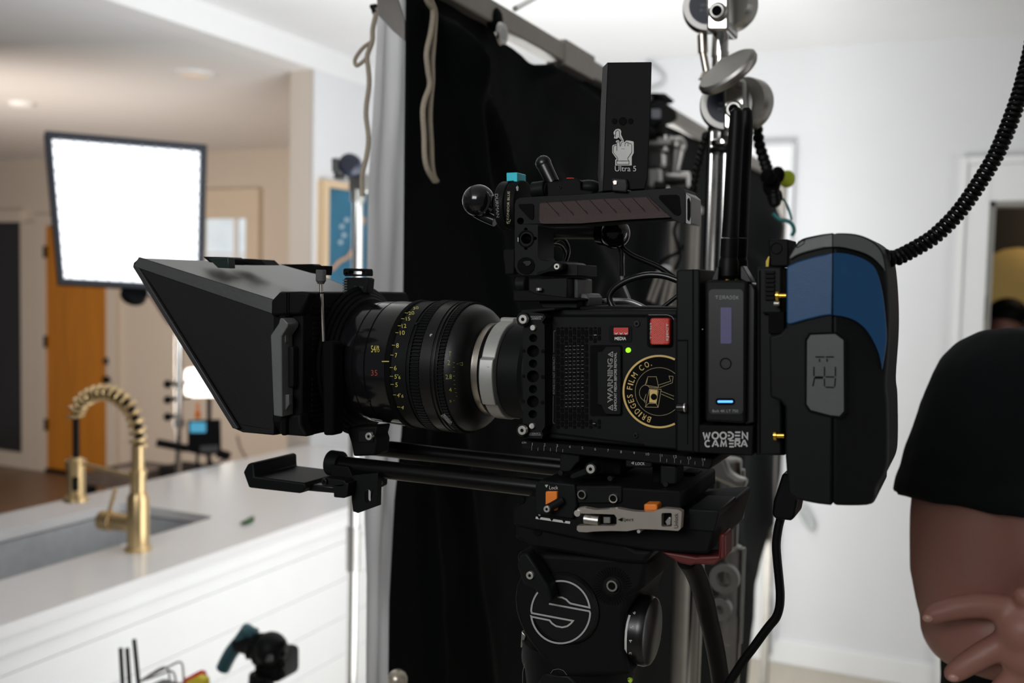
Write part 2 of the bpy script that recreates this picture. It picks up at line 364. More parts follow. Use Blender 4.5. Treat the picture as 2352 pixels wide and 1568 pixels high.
# ================================================================ ISLAND
IX0, IX1, IY0, IY1, IZ = -2.79, -1.905, .3, 3.735, .92
SX0, SX1, SY0, SY1 = -2.60, -2.19, 1.66, 2.47
isl = thing('kitchen_island', 'white kitchen island with quartz top, square sink cutout and board cladding', 'kitchen island', ((IX0 + IX1) / 2, 2, 0))
def rr(x0, x1, y0, y1, r, z, n=5):
    o = []
    for cx, cy, a0 in ((x1 - r, y0 + r, -90), (x1 - r, y1 - r, 0), (x0 + r, y1 - r, 90), (x0 + r, y0 + r, 180)):
        for i in range(n + 1): a = radians(a0 + 90 * i / n); o.append(V((cx + r * cos(a), cy + r * sin(a), z)))
    return o
MB().slab([[V((IX0, IY0, IZ)), V((IX1, IY0, IZ)), V((IX1, IY1, IZ)), V((IX0, IY1, IZ))], rr(SX0, SX1, SY0, SY1, .03, IZ)], (0, 0, -.03)).build('countertop', QUARTZ, isl)
MB().box((IX0 + .02, IY0 + .02, 0), (SX0 - .05, IY1 - .02, IZ - .03)).box((SX1 + .03, IY0 + .02, 0), (IX1 - .045, IY1 - .02, IZ - .03)).box((SX0 - .05, IY0 + .02, 0), (SX1 + .03, SY0 - .05, IZ - .03)).box((SX0 - .05, SY1 + .05, 0), (SX1 + .03, IY1 - .02, IZ - .03)).box((SX0 - .05, SY0 - .05, 0), (SX1 + .03, SY1 + .05, .5)).build('cabinet', SHIP, isl)
m = MB(); z = 0.0
while z < .8:
    m.box((IX1 - .045, IY0 + .02, z + .001), (IX1 - .028, IY1 - .02, min(z + .131, .84))); z += .132
m.build('board_cladding', SHIP, isl, .0015)
MB().box((IX1 - .045, IY0 + .01, .842), (IX1 - .012, IY1 - .01, IZ - .03)).build('apron', TRIM, isl, .004)
snk = thing('sink', 'stainless undermount sink basin set in the white island top', 'sink', ((SX0 + SX1) / 2, (SY0 + SY1) / 2, .68))
m = MB(); e = .004; zt, zb = IZ - .031, .68
o_ = rr(SX0 - .02, SX1 + .012, SY0 - .02, SY1 + .02, .04, zt); i_ = rr(SX0 - .004, SX1 + .004, SY0 - .004, SY1 + .004, .03, zt)
m.slab([o_, i_], (0, 0, -.004))
m.slab([rr(SX0 - .008, SX1 + .008, SY0 - .008, SY1 + .008, .034, zt), i_], (0, 0, zb - zt))
m.slab([rr(SX0 - .008, SX1 + .008, SY0 - .008, SY1 + .008, .034, zb)], (0, 0, -.004)); m.build('basin', SINKM, snk)
MB().lathe((-2.4, 2.06, zb), (0, 0, 1), [(0, .045), (.003, .04)]).build('drain', BLK, snk)
d = tag(MB().box((-2.42, 2.26, zb + .001), (-2.22, 2.44, zb + .10)).build('dish_tub', mat('navy_plastic', (.012, .02, .04), .4), bev=.02), 'dark tub standing in the sink near the far corner', 'tub')
c = atz(347, 1224, .80)
d = tag(MB().lathe((-2.235, 2.24, zb), (0, 0, 1), [(0, .02), (.10, .022), (.12, .014), (.16, .014)], 20).build('blue_bottle', mat('blue_plastic', (.01, .22, .55), .35)), 'small bright blue bottle standing in the sink behind the tap', 'bottle')
lf = MB(); c = atz(570, 1196, IZ + .004); P = []
for i in range(14): a = 2 * pi * i / 14; P.append(c + V((.016 * sin(a) * (1 - .25 * cos(a)), .045 * cos(a), .003 * cos(2 * a))))
R_ = Matrix.Rotation(radians(20), 3, 'Z'); P = [c + R_ @ (p - c) for p in P]
tag(lf.slab([P], (0, 0, .003)).build('leaf', GREENL), 'small green leaf lying on the white countertop', 'leaf')

# ================================================================ FAUCET
fx, fy = -2.105, 2.06
fc = thing('faucet', 'brushed gold spring faucet with pull-down spray head beside the sink', 'faucet', (fx, fy, IZ))
FY_ = Yp(fy)
top = FY_(319, 1022); mid = FY_(320, 1082)
MB().lathe((fx, fy, IZ), (0, 0, 1), [(0, .036), (.008, .036), (.014, .03), (.15, .03), (.165, .023)], 32).build('base', BRASS, fc)
MB().cyl((fx, fy, IZ + .15), (fx, fy, mid.z), .0215).cyl((fx, fy, mid.z), (fx, fy, top.z), .017).cyl((fx, fy, mid.z - .01), (fx, fy, mid.z + .004), .024).build('column', BRASS, fc, .001)
a, b = FY_(262, 1216), FY_(316, 1203)
v = MB().cyl((fx - .005, fy, b.z), (fx - .085, fy - .01, b.z), .024).cyl((fx - .085, fy - .01, b.z), (fx - .125, fy - .015, b.z), .028).build('valve_body', BRASS, fc, .002)
MB().cyl((fx - .10, fy - .012, b.z + .02), (fx - .075, fy - .01, b.z + .095), .0055).build('lever', BRASS, fc, .001)
apts = [FY_(*p) for p in [(320, 1024), (320, 1000), (318, 980), (311, 956), (298, 932), (278, 914), (255, 903), (232, 902), (210, 909), (191, 922), (179, 941), (176, 962)]]
dxs = fx - apts[0].x
apts = [p + V((dxs, 0, 0)) for p in apts]
path = spline(apts, 12)
MB().tube(path, .0105).build('inner_hose', BLK, fc)
def helix(path, R, pitch, n=14):
    L = [0]
    for p, q in zip(path, path[1:]): L.append(L[-1] + (q - p).length)
    tot = L[-1]; out = []; k = 0; N = int(tot / pitch * n); u = None
    for i in range(N + 1):
        s_ = tot * i / N
        while k < len(path) - 2 and L[k + 1] < s_: k += 1
        f_ = (s_ - L[k]) / max(1e-9, L[k + 1] - L[k]); p = path[k].lerp(path[k + 1], f_); tg = (path[k + 1] - path[k]).normalized()
        u = tg.orthogonal().normalized() if u is None else (u - tg * u.dot(tg)).normalized()
        a = 2 * pi * s_ / pitch; out.append(p + (u * cos(a) + tg.cross(u) * sin(a)) * R)
    return out
MB().tube(helix(path, .0195, .0235), .0056, 8).build('spring', BRASS, fc)
hx = FY_(177, 1060).x + dxs
ht, hb, ht2 = FY_(177, 1050).z, FY_(177, 1150).z, FY_(177, 964).z
MB().cyl((hx, fy, ht), (hx, fy, ht2 + .01), .0095).build('hose', BLK, fc)
MB().lathe((hx, fy, hb), (0, 0, 1), [(0, .036), (.012, .034), (.018, .025), (ht - hb - .012, .025), (ht - hb, .016)], 28).build('spray_head', BRASS, fc)
MB().box((hx + .012, fy - .027, hb + .035), (hx + .026, fy - .012, hb + .075)).build('spray_button', BLK, fc, .003)
MB().cyl((hx, fy, ht - .015), (fx, fy, ht - .035), .0055).lathe((hx, fy, ht - .03), (0, 0, 1), [(0, .029), (.022, .029)]).build('docking_arm', BRASS, fc)

# ================================================================ LED PANEL + STAND
fr = [(104, 300), (476, 332), (468, 668), (136, 650)]
c3 = [atd(x, y, D) for (x, y), D in zip(fr, (3.72, 4.0, 4.0, 3.72))]
lp = thing('studio_light', 'glowing square soft light panel with a fabric grid on a stand', 'studio light', tuple(sum(c3, V((0, 0, 0))) / 4))
cc = sum(c3, V((0, 0, 0))) / 4; nrm = (c3[1] - c3[0]).cross(c3[3] - c3[0]).normalized()
if nrm.dot(CAM - cc) < 0: nrm = -nrm
def bl4(u, v): return (c3[0] * (1 - u) + c3[1] * u) * (1 - v) + (c3[3] * (1 - u) + c3[2] * u) * v
def quad(u0, v0, u1, v1): return [bl4(u0, v0), bl4(u1, v0), bl4(u1, v1), bl4(u0, v1)]
MB().slab([quad(0, 0, 1, 1), quad(.035, .035, .965, .965)], -nrm * .07).build('frame', mat('dark_fabric_frame', srgb(48, 52, 60), .8), lp)
bk = MB(); q4 = [p - nrm * .072 for p in quad(.0, .0, 1, 1)]; bk.slab([q4], -nrm * .03); bk.build('housing', BLK, lp)
fr_ = MB().slab([[p - nrm * .05 for p in quad(.03, .03, .97, .97)]], -nrm * .004); fr_.build('diffuser', LEDP, lp)
g = MB()
for k in range(1, 12):
    u = k / 12
    for a_, b_ in (((u, .03), (u, .97)), ((.03, u), (.97, u))):
        A, B = bl4(*a_), bl4(*b_); s_ = (c3[1] - c3[0]).normalized() * .001 if a_[0] == b_[0] else (c3[3] - c3[0]).normalized() * .001
        g.slab([[A - s_ - nrm * .01, A + s_ - nrm * .01, B + s_ - nrm * .01, B - s_ - nrm * .01]], -nrm * .03)
g.build('grid', GRID, lp)
kb = MB().cyl(atd(310, 668, 3.9), atd(306, 680, 3.92), .05).build('bracket', BLK, lp)
t = thing('light_stand', 'thin chrome light stand carrying the control box beyond the island', 'light stand', tuple(atd(410, 900, 4.6)[:2]) + (0,))
pz = atd(410, 900, 4.6)
MB().cyl((pz.x, pz.y, .15), (pz.x, pz.y, 1.05), .014).cyl((pz.x, pz.y, 1.0), (pz.x, pz.y, 1.42), .020).build('pole', CHROME, t)
MB().tube([V((pz.x, pz.y, 1.40)), V((pz.x, pz.y, 1.48)), atd(392, 740, 4.3), atd(345, 672, 4.0), atd(312, 664, 3.98) - nrm * .05], .014, smooth=4).build('boom_arm', CHRD, t)
for k in range(3):
    a = 2 * pi * k / 3 + .4; MB().cyl((pz.x, pz.y, .55), (pz.x + .45 * cos(a), pz.y + .45 * sin(a), .02), .010).build('leg', CHRD, t)
for y_ in (882, 918, 957):
    q = V((pz.x, pz.y, 0)); e = atd(385, y_, 4.55); q.z = e.z
    MB().cyl(q, e, .009).ball(e, .02, 10).build('knob', BLK, t)
    MB().cyl(q, atd(438, y_ - 6, 4.65), .006).build('t_handle', BLK, t) if y_ != 957 else None
MB().cyl((pz.x, pz.y, 1.17), (pz.x, pz.y, 1.2), .028).build('collar', CHRD, t); MB().cyl((pz.x, pz.y, .99), (pz.x, pz.y, 1.03), .028).build('collar', CHRD, t)
t = thing('control_box', 'small black control box with a glowing cyan screen clamped to the stand', 'control box', tuple(atd(470, 1000, 4.5)))
D4 = lambda x, y: atd(x, y, 4.5)
off = (atd(470, 1000, 4.6) - atd(470, 1000, 4.5))
MB().pxf([(431, 965), (507, 962), (509, 1042), (470, 1046), (431, 1038)], D4, off).build('case', BLK, t, .006)
MB().pxf(ovl(436, 969, 473, 993), lambda x, y: atd(x, y, 4.49), off * .1).build('screen', SCR2, t)
MB().pxf([(460, 1024), (502, 1022), (502, 1040), (460, 1038)], lambda x, y: atd(x, y, 4.49), off * .1).build('label_plate', GREYP, t)
MB().cyl(atd(360, 1016, 4.5), atd(432, 1030, 4.53), .018).build('clamp_arm', BLK, t); MB().cyl(atd(500, 1040, 4.5), atd(527, 1048, 4.5), .02).build('side_grip', BLK, t)
MB().pxf(ovl(447, 944, 461, 961), D4, off * .4).cyl(atd(454, 925, 4.52), atd(454, 944, 4.52), .007).build('orange_plug', ORNG, t)
MB().tube([atd(x, y, 4.55) for x, y in [(454, 1042), (453, 1060), (456, 1100)]] , .007).tube([atd(x, y, 4.55) for x, y in [(480, 1044), (486, 1062), (500, 1066), (520, 1050)]], .005, smooth=4).build('cable', BLK, t)
t = tag(MB().pxf(ovl(424, 845, 500, 912, 12), lambda x, y: atd(x, y, 5.2), (0, .12, 0)).build('glowing_lamp', LAMPW), 'glowing white lamp seen just past the lens hood edge', 'lamp')
q_ = atd(462, 912, 5.2) + V((0, .06, 0)); MB().cyl(q_, (q_.x, q_.y, 0), .012).build('stand', BLK, t)
t = tag(MB().tube([atd(x, y, 4.4) for x, y in [(545, 1000), (549, 1018), (556, 1036), (566, 1052)]], .006, smooth=4).build('cable', mat('tan_cable', srgb(150, 130, 112), .6)), 'thin cable hanging between the lens hood and the island top', 'cable')
# low cluttered bench beyond the island
p = atz(330, 1085, .42)
t = thing('bench', 'low dark bench piled with kit beyond the island', 'bench', (p.x, p.y, 0))
MB().box((p.x - .35, p.y - .25, .36), (p.x + .6, p.y + .3, .42)).build('top', mat('dark_stone', srgb(60, 52, 48), .5, scale=20, var=.6), t, .005)
m = MB()
for sx in (-.3, .52):
    for sy in (-.2, .22): MB().box((p.x + sx, p.y + sy, 0), (p.x + sx + .05, p.y + sy + .05, .36)).build('leg', BLK, t)
tag(MB().box((p.x + .22, p.y - .1, .42), (p.x + .5, p.y + .12, .50)).build('kit_case', BLK2, bev=.01), 'flat black case on the low bench beside the stand', 'case')
tag(MB().box((p.x - .1, p.y - .12, .42), (p.x + .12, p.y + .05, .46)).build('folded_cloth', mat('grey_cloth', srgb(110, 100, 95), .9), bev=.01), 'folded grey cloth on the low bench under the tap', 'cloth')

# ================================================================ OVERHEAD FRAME + CLOTH
FX = -.62
t = thing('overhead_frame', 'square aluminium tube frame holding up the black cloth', 'frame', (FX, 2.2, 0))
MB().box((FX - .014, .2, 2.045), (FX + .014, 3.5, 2.075)).build('top_tube', ALU, t, .003)
MB().box((FX - .017, 1.47, 2.04), (FX + .017, 1.6, 2.08)).build('corner_sleeve', ALU, t, .002)
[MB().box((FX - .014, y_, 0), (FX + .014, y_ + .03, 2.045)).build('post', ALU, t, .003) for y_ in (3.47, .2)]
[MB().box((FX - .25, y_, 0), (FX + .25, y_ + .03, .03)).build('foot', ALU, t, .003) for y_ in (3.47, .2)]
MB().cyl(atx(1183, 20, FX), atx(1235, -8, FX - .05), .004).build('tie_wire', CHRD, t)
flag = thing('cloth_flag', 'large black cloth with white backing hanging from the tube frame behind the camera', 'cloth', (FX, 2.1, 0))
topl = [(935, -60), (1010, -40), (1080, -8), (1130, 40), (1150, 92), (1180, 112), (1198, 128), (1213, 150), (1255, 152), (1300, 158), (1340, 172), (1388, 196), (1440, 225), (1500, 277), (1560, 303), (1620, 327), (1690, 372), (1740, 392), (1762, 402)]
botl_x = lambda u: 893 + (1712 - 893) * u
lft = [(935, -60), (931, 300), (928, 700), (925, 985), (908, 1150), (896, 1380), (893, 1640)]
rgt = [(1762, 402), (1780, 470), (1792, 520), (1790, 700), (1786, 900), (1782, 1090), (1768, 1205), (1740, 1290), (1727, 1340), (1724, 1420), (1716, 1480), (1700, 1640)]
def samp(P, u):
    L = [0]
    for (a, b), (c, d) in zip(P, P[1:]): L.append(L[-1] + math.hypot(c - a, d - b))
    s_ = u * L[-1]
    for i in range(len(P) - 1):
        if s_ <= L[i + 1] + 1e-9:
            f_ = (s_ - L[i]) / (L[i + 1] - L[i]); return (P[i][0] + (P[i + 1][0] - P[i][0]) * f_, P[i][1] + (P[i + 1][1] - P[i][1]) * f_)
    return P[-1]
NU, NV = 200, 90; vs = []; fs = []
folds = [((975, 30), (1310, 700), 14, .016), ((1010, 60), (1200, 900), 16, .014), ((1230, 160), (1500, 330), 14, .022), ((1260, 420), (1700, 1300), 30, .014), ((1040, 1000), (1100, 1568), 18, .012), ((1500, 500), (1420, 1568), 26, .012), ((1770, 520), (1600, 1200), 24, .02), ((1330, 640), (1360, 1500), 18, .010), ((1720, 600), (1760, 1200), 14, .014), ((960, 700), (1000, 1568), 14, .008)]
def foldh(x, y):
    h = 0
    for (x0, y0), (x1, y1), w_, a in folds:
        dx, dy = x1 - x0, y1 - y0; L2 = dx * dx + dy * dy; tt = max(0, min(1, ((x - x0) * dx + (y - y0) * dy) / L2))
        d = math.hypot(x - x0 - tt * dx, y - y0 - tt * dy); h += 1.7 * a * math.exp(-(d / w_) ** 2)
    return h + .016 * noise.noise(V((x / 170, y / 420, .3))) + .006 * noise.noise(V((x / 50, y / 160, 2)))
for j in range(NV + 1):
    v = j / NV
    for i in range(NU + 1):
        u = i / NU; tp = samp(topl, u); bx, by = botl_x(u), 1640; L, R = samp(lft, v), samp(rgt, v)
        x = (1 - v) * tp[0] + v * bx + (1 - u) * L[0] + u * R[0] - ((1 - u) * (1 - v) * topl[0][0] + u * (1 - v) * topl[-1][0] + (1 - u) * v * lft[-1][0] + u * v * rgt[-1][0])
        y = (1 - v) * tp[1] + v * by + (1 - u) * L[1] + u * R[1] - ((1 - u) * (1 - v) * topl[0][1] + u * (1 - v) * topl[-1][1] + (1 - u) * v * lft[-1][1] + u * v * rgt[-1][1])
        p = atx(x, y, FX); e = min(1, u * 12); p.x += foldh(x, y) * e; vs.append(p)
for j in range(NV):
    for i in range(NU):
        a = j * (NU + 1) + i; fs.append((a, a + 1, a + NU + 2, a + NU + 1))
o = MB().add(vs, fs).build('black_face', BCLOTH, flag, smooth=180)
s_ = o.modifiers.new('solid', 'SOLIDIFY'); s_.thickness = .003; s_.offset = 0
# white backing turned around the near edge
wl = [(868, -60), (864, 120), (856, 260), (846, 420), (843, 640), (838, 1000), (837, 1185), (842, 1330), (840, 1640)]
vs = []; fs = []
for j in range(61):
    v = j / 60; L, R = samp(wl, v), samp(lft, v)
    for i in range(13):
        u = i / 12; x = L[0] * (1 - u) + R[0] * u; y = L[1] * (1 - u) + R[1] * u
        p = aty(x, y, 1.03 + .05 * (1 - u)); p.y += .012 * sin(u * pi) * noise.noise(V((u * 2, v * 7, 5))) + .006 * sin(u * 9 + v * 5) * sin(u * pi); vs.append(p)
for j in range(60):
    for i in range(12): a = j * 13 + i; fs.append((a, a + 1, a + 14, a + 13))
o = MB().add(vs, fs).build('white_face', WCLOTH, flag, smooth=180)
g = [aty(x, y, 1.02) for x, y in [(866, -40), (905, -40), (932, 50), (932, 95), (905, 72), (870, 35)]]
MB().slab([g], (0, -.003, 0)).build('corner_patch', mat('grey_webbing', srgb(150, 146, 142), .9), flag, .0008)
def fpx(x, y, d=.0): p = atx(x, y, FX + .018 + d); return p
c = atx(1151, 78, FX + .02); MB().lathe(c, (1, 0, 0), [(0, .016), (.004, .014)], 24).build('grommet', CHROME, flag)
MB().lathe(c + V((.004, 0, 0)), (1, 0, 0), [(0, .008), (.001, .008)], 20).build('grommet_hole', WHITEC, flag)
MB().ball(atx(1136, 45, FX + .01), .017, 12, (.6, 1, 1)).build('knot', BCLOTH, flag)
t = tag(MB().tube([fpx(x, y) for x, y in kFlag((950, -60), (985, 20), (1025, 90), (1010, 250), (975, 420), (985, 560), (1000, 680), (960, 800), (945, 900), (955, 1080), (960, 1250), (985, 1360), (1040, 1450))], .0032, 8, 6).tube([fpx(x, y) for x, y in kFlag((985, -60), (1022, 30), (1045, 110), (1035, 300), (1022, 480), (1022, 640), (1008, 800), (1003, 960), (1013, 1150), (1018, 1300), (1032, 1400), (1058, 1452))], .0032, 8, 6).build('tie_cord', CORD), 'doubled cream cord hanging down the black cloth', 'cord', None)
Wp = lambda x, y: aty(x, y, 1.06)
t = tag(MB().tube([Wp(x, y) for x, y in kFlag((545, 50), (570, 100), (545, 230), (540, 330), (500, 450), (510, 560), (515, 680), (490, 900), (510, 1100), (495, 1250), (460, 1400), (462, 1568))], .0032, 8, 6).tube([Wp(x, y) for x, y in kFlag((545, 330), (470, 380), (405, 470), (415, 525), (480, 480), (500, 440))], .0026, 8, 6).build('tie_cord', CORD), 'cream cord with a loop hanging down the left edge of the white cloth', 'cord', None)
t = tag(MB().tube([Wp(x, y) for x, y in [(900, 1085), (903, 1130), (915, 1180), (905, 1260), (903, 1320), (901, 1375)]], .0042, 8, 6).tube([Wp(x, y) for x, y in [(893, 960), (900, 1010), (905, 1090), (893, 1160), (885, 1230), (889, 1270), (896, 1310)]], .0018, 8, 6).build('tie_cord', CORD), 'cream cord hanging below the rods at the lower edge of the white cloth', 'cord', None)
MB().cyl(Wp(858, 14), Wp(862, 30), .004).cyl(Wp(852, 16), Wp(864, 14), .003).build('hook', BLK, flag)
t = tag(MB().ball(atx(913, 1560, FX + .03), .012, 14).build('ball_knob', mat('pale_metal', srgb(190, 180, 165), .3, .6)), 'small pale ball knob at the foot of the black cloth', 'knob')

# ================================================================ GRIP STAND behind white cloth (left)
P1 = lambda x, y: aty(x, y, 2.25)
t = thing('grip_stand', 'slim chrome grip stand standing behind the white cloth edge', 'grip stand', tuple(P1(822, 800)[:2]) + (0,))
a = P1(822, 445)
MB().cyl((a.x, a.y, .1), (a.x, a.y, a.z), .0145).build('pole', CHROME, t)
MB().cyl((a.x, a.y, a.z - .02), (a.x, a.y, a.z + .01), .02).build('collar', CHRD, t); MB().cyl((a.x, a.y, .9), (a.x, a.y, 1.02), .019).build('collar', CHRD, t)
for k in range(3):
    b = 2 * pi * k / 3; MB().cyl((a.x, a.y, .35 + .1 * k), (a.x + .3 * cos(b), a.y + .3 * sin(b), .05), .012).build('leg', CHRD, t)
MB().pxf(ovl(800, 395, 832, 440, 5), P1, (0, .05, 0)).build('head_body', CHRD, t, .004)
MB().lathe(P1(817, 382) + V((0, -.02, 0)), (.3, -1, 0), [(0, .03), (.02, .03), (.028, .02)], 28).build('grip_head', NAVY, t)
MB().cyl(P1(785, 382), P1(808, 385), .008).cyl(P1(770, 364), P1(772, 396), .01).pxf(ovl(762, 366, 780, 392, 3), P1, (0, .02, 0)).build('t_handle', GREYP, t)
MB().pxf(ovl(765, 396, 795, 412, 4), P1, (0, .03, 0)).build('clamp_jaw', CHROME, t, .003)

# ================================================================ CHROME C-STAND (right of rig)
S1 = lambda Y: (lambda x, y: aty(x, y, Y))
def vtube(b, top, bot, r, Y):
    p, q = aty(*top, Y), aty(*bot, Y); b.cyl(q, p, r); return b
cs = thing('century_stand', 'tall double column chrome grip stand with two round grip heads', 'grip stand', tuple(aty(1640, 900, 1.2)[:2]) + (0,))
YC = 1.2
cbx = aty(1636, 640, YC).x
def vt(px, y0, y1, rpx, Y, m=None):
    p = aty(px, (max(y0, 0) + min(y1, 1568)) / 2, Y); r = rpx * mpp(p); z0 = aty(px, y1, Y).z; z1 = aty(px, y0, Y).z
    return (m or MB()).cyl((p.x, p.y, z0), (p.x, p.y, z1), r)
vt(1655, -120, 130, 19, YC).build('riser', CHROME, cs)
vt(1652, 120, 300, 19, YC).build('riser', CHROME, cs)
vt(1625, 270, 1060, 12, YC + .03).build('pole', CHROME, cs)
vt(1655, 330, 1060, 14, YC).build('pole', CHROME, cs)
vt(1612, 1050, 1190, 14, YC).build('pole', CHROME, cs)
vt(1676, 1180, 1260, 19, YC).build('pole', CHRD, cs)
p = aty(1676, 1500, YC); MB().cyl((p.x, p.y, .3), (p.x, p.y, p.z + .05), .0125).build('pole', CHRD, cs)
p = aty(1598, 1400, YC); MB().cyl((p.x, p.y, .3), (p.x, p.y, aty(1598, 1290, YC).z), .008).build('pole', CHROME, cs)
for k in range(3):
    b = 2 * pi * k / 3 + .5; MB().cyl((p.x, p.y, .32 + .06 * k), (p.x + .35 * cos(b), p.y + .35 * sin(b), .03), .012).build('leg', CHRD, cs)
# sleeves
vt(1672, 1050, 1195, 30, YC).build('sleeve', CHRD, cs, .004)
vt(1700, 1075, 1190, 9, YC).build('sleeve_rib', CHROME, cs, .002)
vt(1677, 1250, 1480, 26, YC).build('lower_sleeve', CHRD, cs, .005)
vt(1702, 1255, 1478, 7, YC).build('sleeve_rib', CHROME, cs, .002)
b = MB().disc(1641, 1151, 21, YC - .04, .02).build('clamp_bolt', CHRD, cs, .002); MB().ring(1641, 1151, 6, 11, YC - .045, .006).build('bolt_ring', CHROME, b)
m = MB(); pts = kLow((480, 60), (560, 20), (640, 60), (700, 240), (800, 300), (915, 335), (850, 470), (700, 400), (560, 340), (360, 250))
m.px(pts, YC - .06, .02).build('wing_handle', CHRD, cs, .006)
m = MB().ring(1662, 1330, 18, 34, YC - .045, .012).build('clamp_ring', CHRD, cs, .003)
m = MB().ring(1652, 1400, 10, 26, YC - .045, .012).build('clamp_ring', CHRD, cs, .003)
# grip head, upper and lower
def griphead(cx, cy, R, dxr, ttl):
    Y = YC
    o = MB(); c = aty(cx - dxr, cy, Y - .035); rr_ = R * mpp(c)
    dL = MB().lathe(c, (-.25, 1, 0), [(0, rr_ * .96), (.006, rr_), (.018, rr_), (.03, rr_ * .75)], 40).build('left_disc', CHRD, cs)
    lab = MB(); ax = V((-.25, 1, 0)).normalized(); u = V((0, 0, 1)); w_ = ax.cross(u)
    lab.lathe(c - ax * .0008, ax, [(0, rr_ * .74), (.0006, rr_ * .74)], 36).build('badge', NAVY, dL)
    fn = lambda x, y: aty(x, y, c.y - .003)
    MB().text('MATTHEWS', cx - dxr - R * .28, cy + 0, R * .62, R * .12, fn).text('USA 2.5', cx - dxr - R * .2, cy + R * .2, R * .42, R * .1, fn).build('lettering', GPR, dL)
    c2 = aty(cx + dxr, cy - 3, Y - .02); MB().lathe(c2, (.35, 1, 0), [(0, rr_ * .97), (.006, rr_), (.02, rr_), (.03, rr_ * .8)], 40).build('right_disc', CHRD, cs)
    MB().px(ovl(cx - 26, cy - R * .95, cx + 26, cy + R * 1.0, 8), Y - .05, .05).build('head_body', CHROME, cs, .006)
    q = MB().disc(cx - 2, cy + 12, 21, Y - .058, .01).build('socket', CHRD, cs, .003); MB().disc(cx - 2, cy + 12, 12, Y - .0595, .003).build('socket_hole', BLK3, q)
griphead(1648, 12, 58, 22, 0)
griphead(1686, 238, 60, 18, 0)
vt(1660, 50, 66, 24, YC).build('collar', CHRD, cs, .002); vt(1683, 298, 318, 28, YC - .02).build('collar', CHRD, cs, .002)
vt(1664, 320, 336, 30, YC).build('knurled_collar', CHROME, cs, .002); vt(1664, 338, 352, 34, YC).build('rubber_collar', BLK, cs, .002)
a, b = aty(1613, 64, YC), aty(1626, 178, YC); c = a.lerp(b, .6)
MB().cyl(aty(1613, 80, YC - .02), aty(1615, 122, YC - .02), .006).cyl(aty(1615, 122, YC - .02), aty(1624, 170, YC - .02), .0045).cyl(aty(1624, 166, YC - .02), aty(1625, 180, YC - .02), .007, .011).build('t_handle', NICKEL, cs)
c = aty(1678, 174, YC - .075); R_ = 74 * mpp(c); u = V((aty(1738, 133, YC - .075) - c)); u.normalize(); m = MB(); ax = V((.32, -.55, .83)); ax = (ax - u * ax.dot(u)).normalized()
vs = []
w_ = ax.cross(u); n = 40
for h, r in ((0, .93), (.004, 1), (.009, 1), (.012, .9)):
    for i in range(n): a = 2 * pi * i / n; vs.append(c + ax * h + (u * cos(a) + w_ * sin(a) * .62) * R_ * r)
fs = [(k * n + i, k * n + (i + 1) % n, (k + 1) * n + (i + 1) % n, (k + 1) * n + i) for k in range(3) for i in range(n)] + [tuple(range(n)), tuple(range(3 * n, 4 * n))]
m.add(vs, fs).build('tilted_knob', CHRD, cs)
MB().cyl(c, aty(1690, 200, YC), .009).tube([aty(x, y, YC - .04) for x, y in kUp((790, 520), (790, 470), (830, 430), (880, 430), (900, 440))], .004, 8, 4).build('knob_stem', CHROME, cs)
# black articulated chains
def chain(name, pts, Y, r, label, n):
    P = spline([aty(x, y, Y) for x, y in pts], 14); m = MB(); m.tube(P, r * .7)
    L = len(P)
    for k in range(n): m.ball(P[int((L - 1) * k / (n - 1))], r, 10, (1.0, 1.0, .85))
    return tag(m.build(name, RUBBER), label, 'cable')
chain('beaded_cable', [(1738, 285), (1744, 330), (1756, 370), (1766, 400), (1777, 440), (1780, 465)], 1.24, .0075, 'thick black beaded cable hanging to the right of the lower grip head', 15)
tag(MB().ball(aty(1772, 425, 1.24), .011, 12, (1, .8, 1.3)).ball(aty(1786, 402, 1.25), .009, 12, (1, .8, 1.2)).ball(aty(1780, 452, 1.25), .0095, 12, (1, .8, 1.2)).ball(aty(1764, 405, 1.22), .0095, 12).build('cable_knot', BLK3), 'tangled black bundle at the lower end of the beaded cable', 'cable')
chain('beaded_cable', [(1622, 310), (1612, 350), (1600, 395), (1592, 440)], 1.3, .006, 'thin black beaded cable hanging left of the chrome poles', 12)
tag(MB().ball(aty(1808, 411, 1.35), .0105, 16, (1, 1, 1.1)).build('tennis_ball', LIME), 'lime green ball half hidden behind the black cable bundle', 'ball')
tag(MB().tube([aty(x, y, 1.26) for x, y in [(1790, 452), (1803, 462), (1812, 482), (1818, 505)]], .0015, 8, 5).tube([aty(x, y, 1.26) for x, y in [(1776, 490), (1790, 503), (1808, 507), (1820, 516), (1824, 530), (1818, 542)]], .0025, 8, 5).build('teal_cable', mat('teal_rubber_cable', (.01, .16, .16), .5)), 'thin teal cable looping beside the black cloth edge', 'cable')
# blurred stands and clamps in front of the cloth
def S2(x, y): return aty(x, y, 1.9)
t = thing('grip_stand', 'pale blurred metal stand between the top handle and the chrome poles', 'grip stand', tuple(S2(1590, 700)[:2]) + (0,))
p = aty(1592, 520, 1.9); MB().cyl((p.x, p.y, .2), (p.x, p.y, aty(1592, 470, 1.9).z), .013).build('pole', ALU, t)
p2 = aty(1588, 460, 1.9); MB().cyl((p.x, p.y, aty(1592, 490, 1.9).z), (p.x, p.y, aty(1592, 476, 1.9).z), .018).build('collar', CHRD, t)
p = aty(1566, 1400, 1.9); MB().cyl((p.x, p.y, .1), (p.x, p.y, aty(1560, 1020, 1.9).z), .014).build('lower_pole', ALU, t)
p = aty(1545, 560, 1.9); MB().cyl((p.x, p.y, aty(1545, 740, 1.9).z), (p.x, p.y, aty(1545, 505, 1.9).z), .011).build('second_pole', ALU, t)
t = thing('pipe_clamp', 'blurred chrome pipe clamp under the tube frame right of the tall box', 'clamp', tuple(S2(1540, 350)))
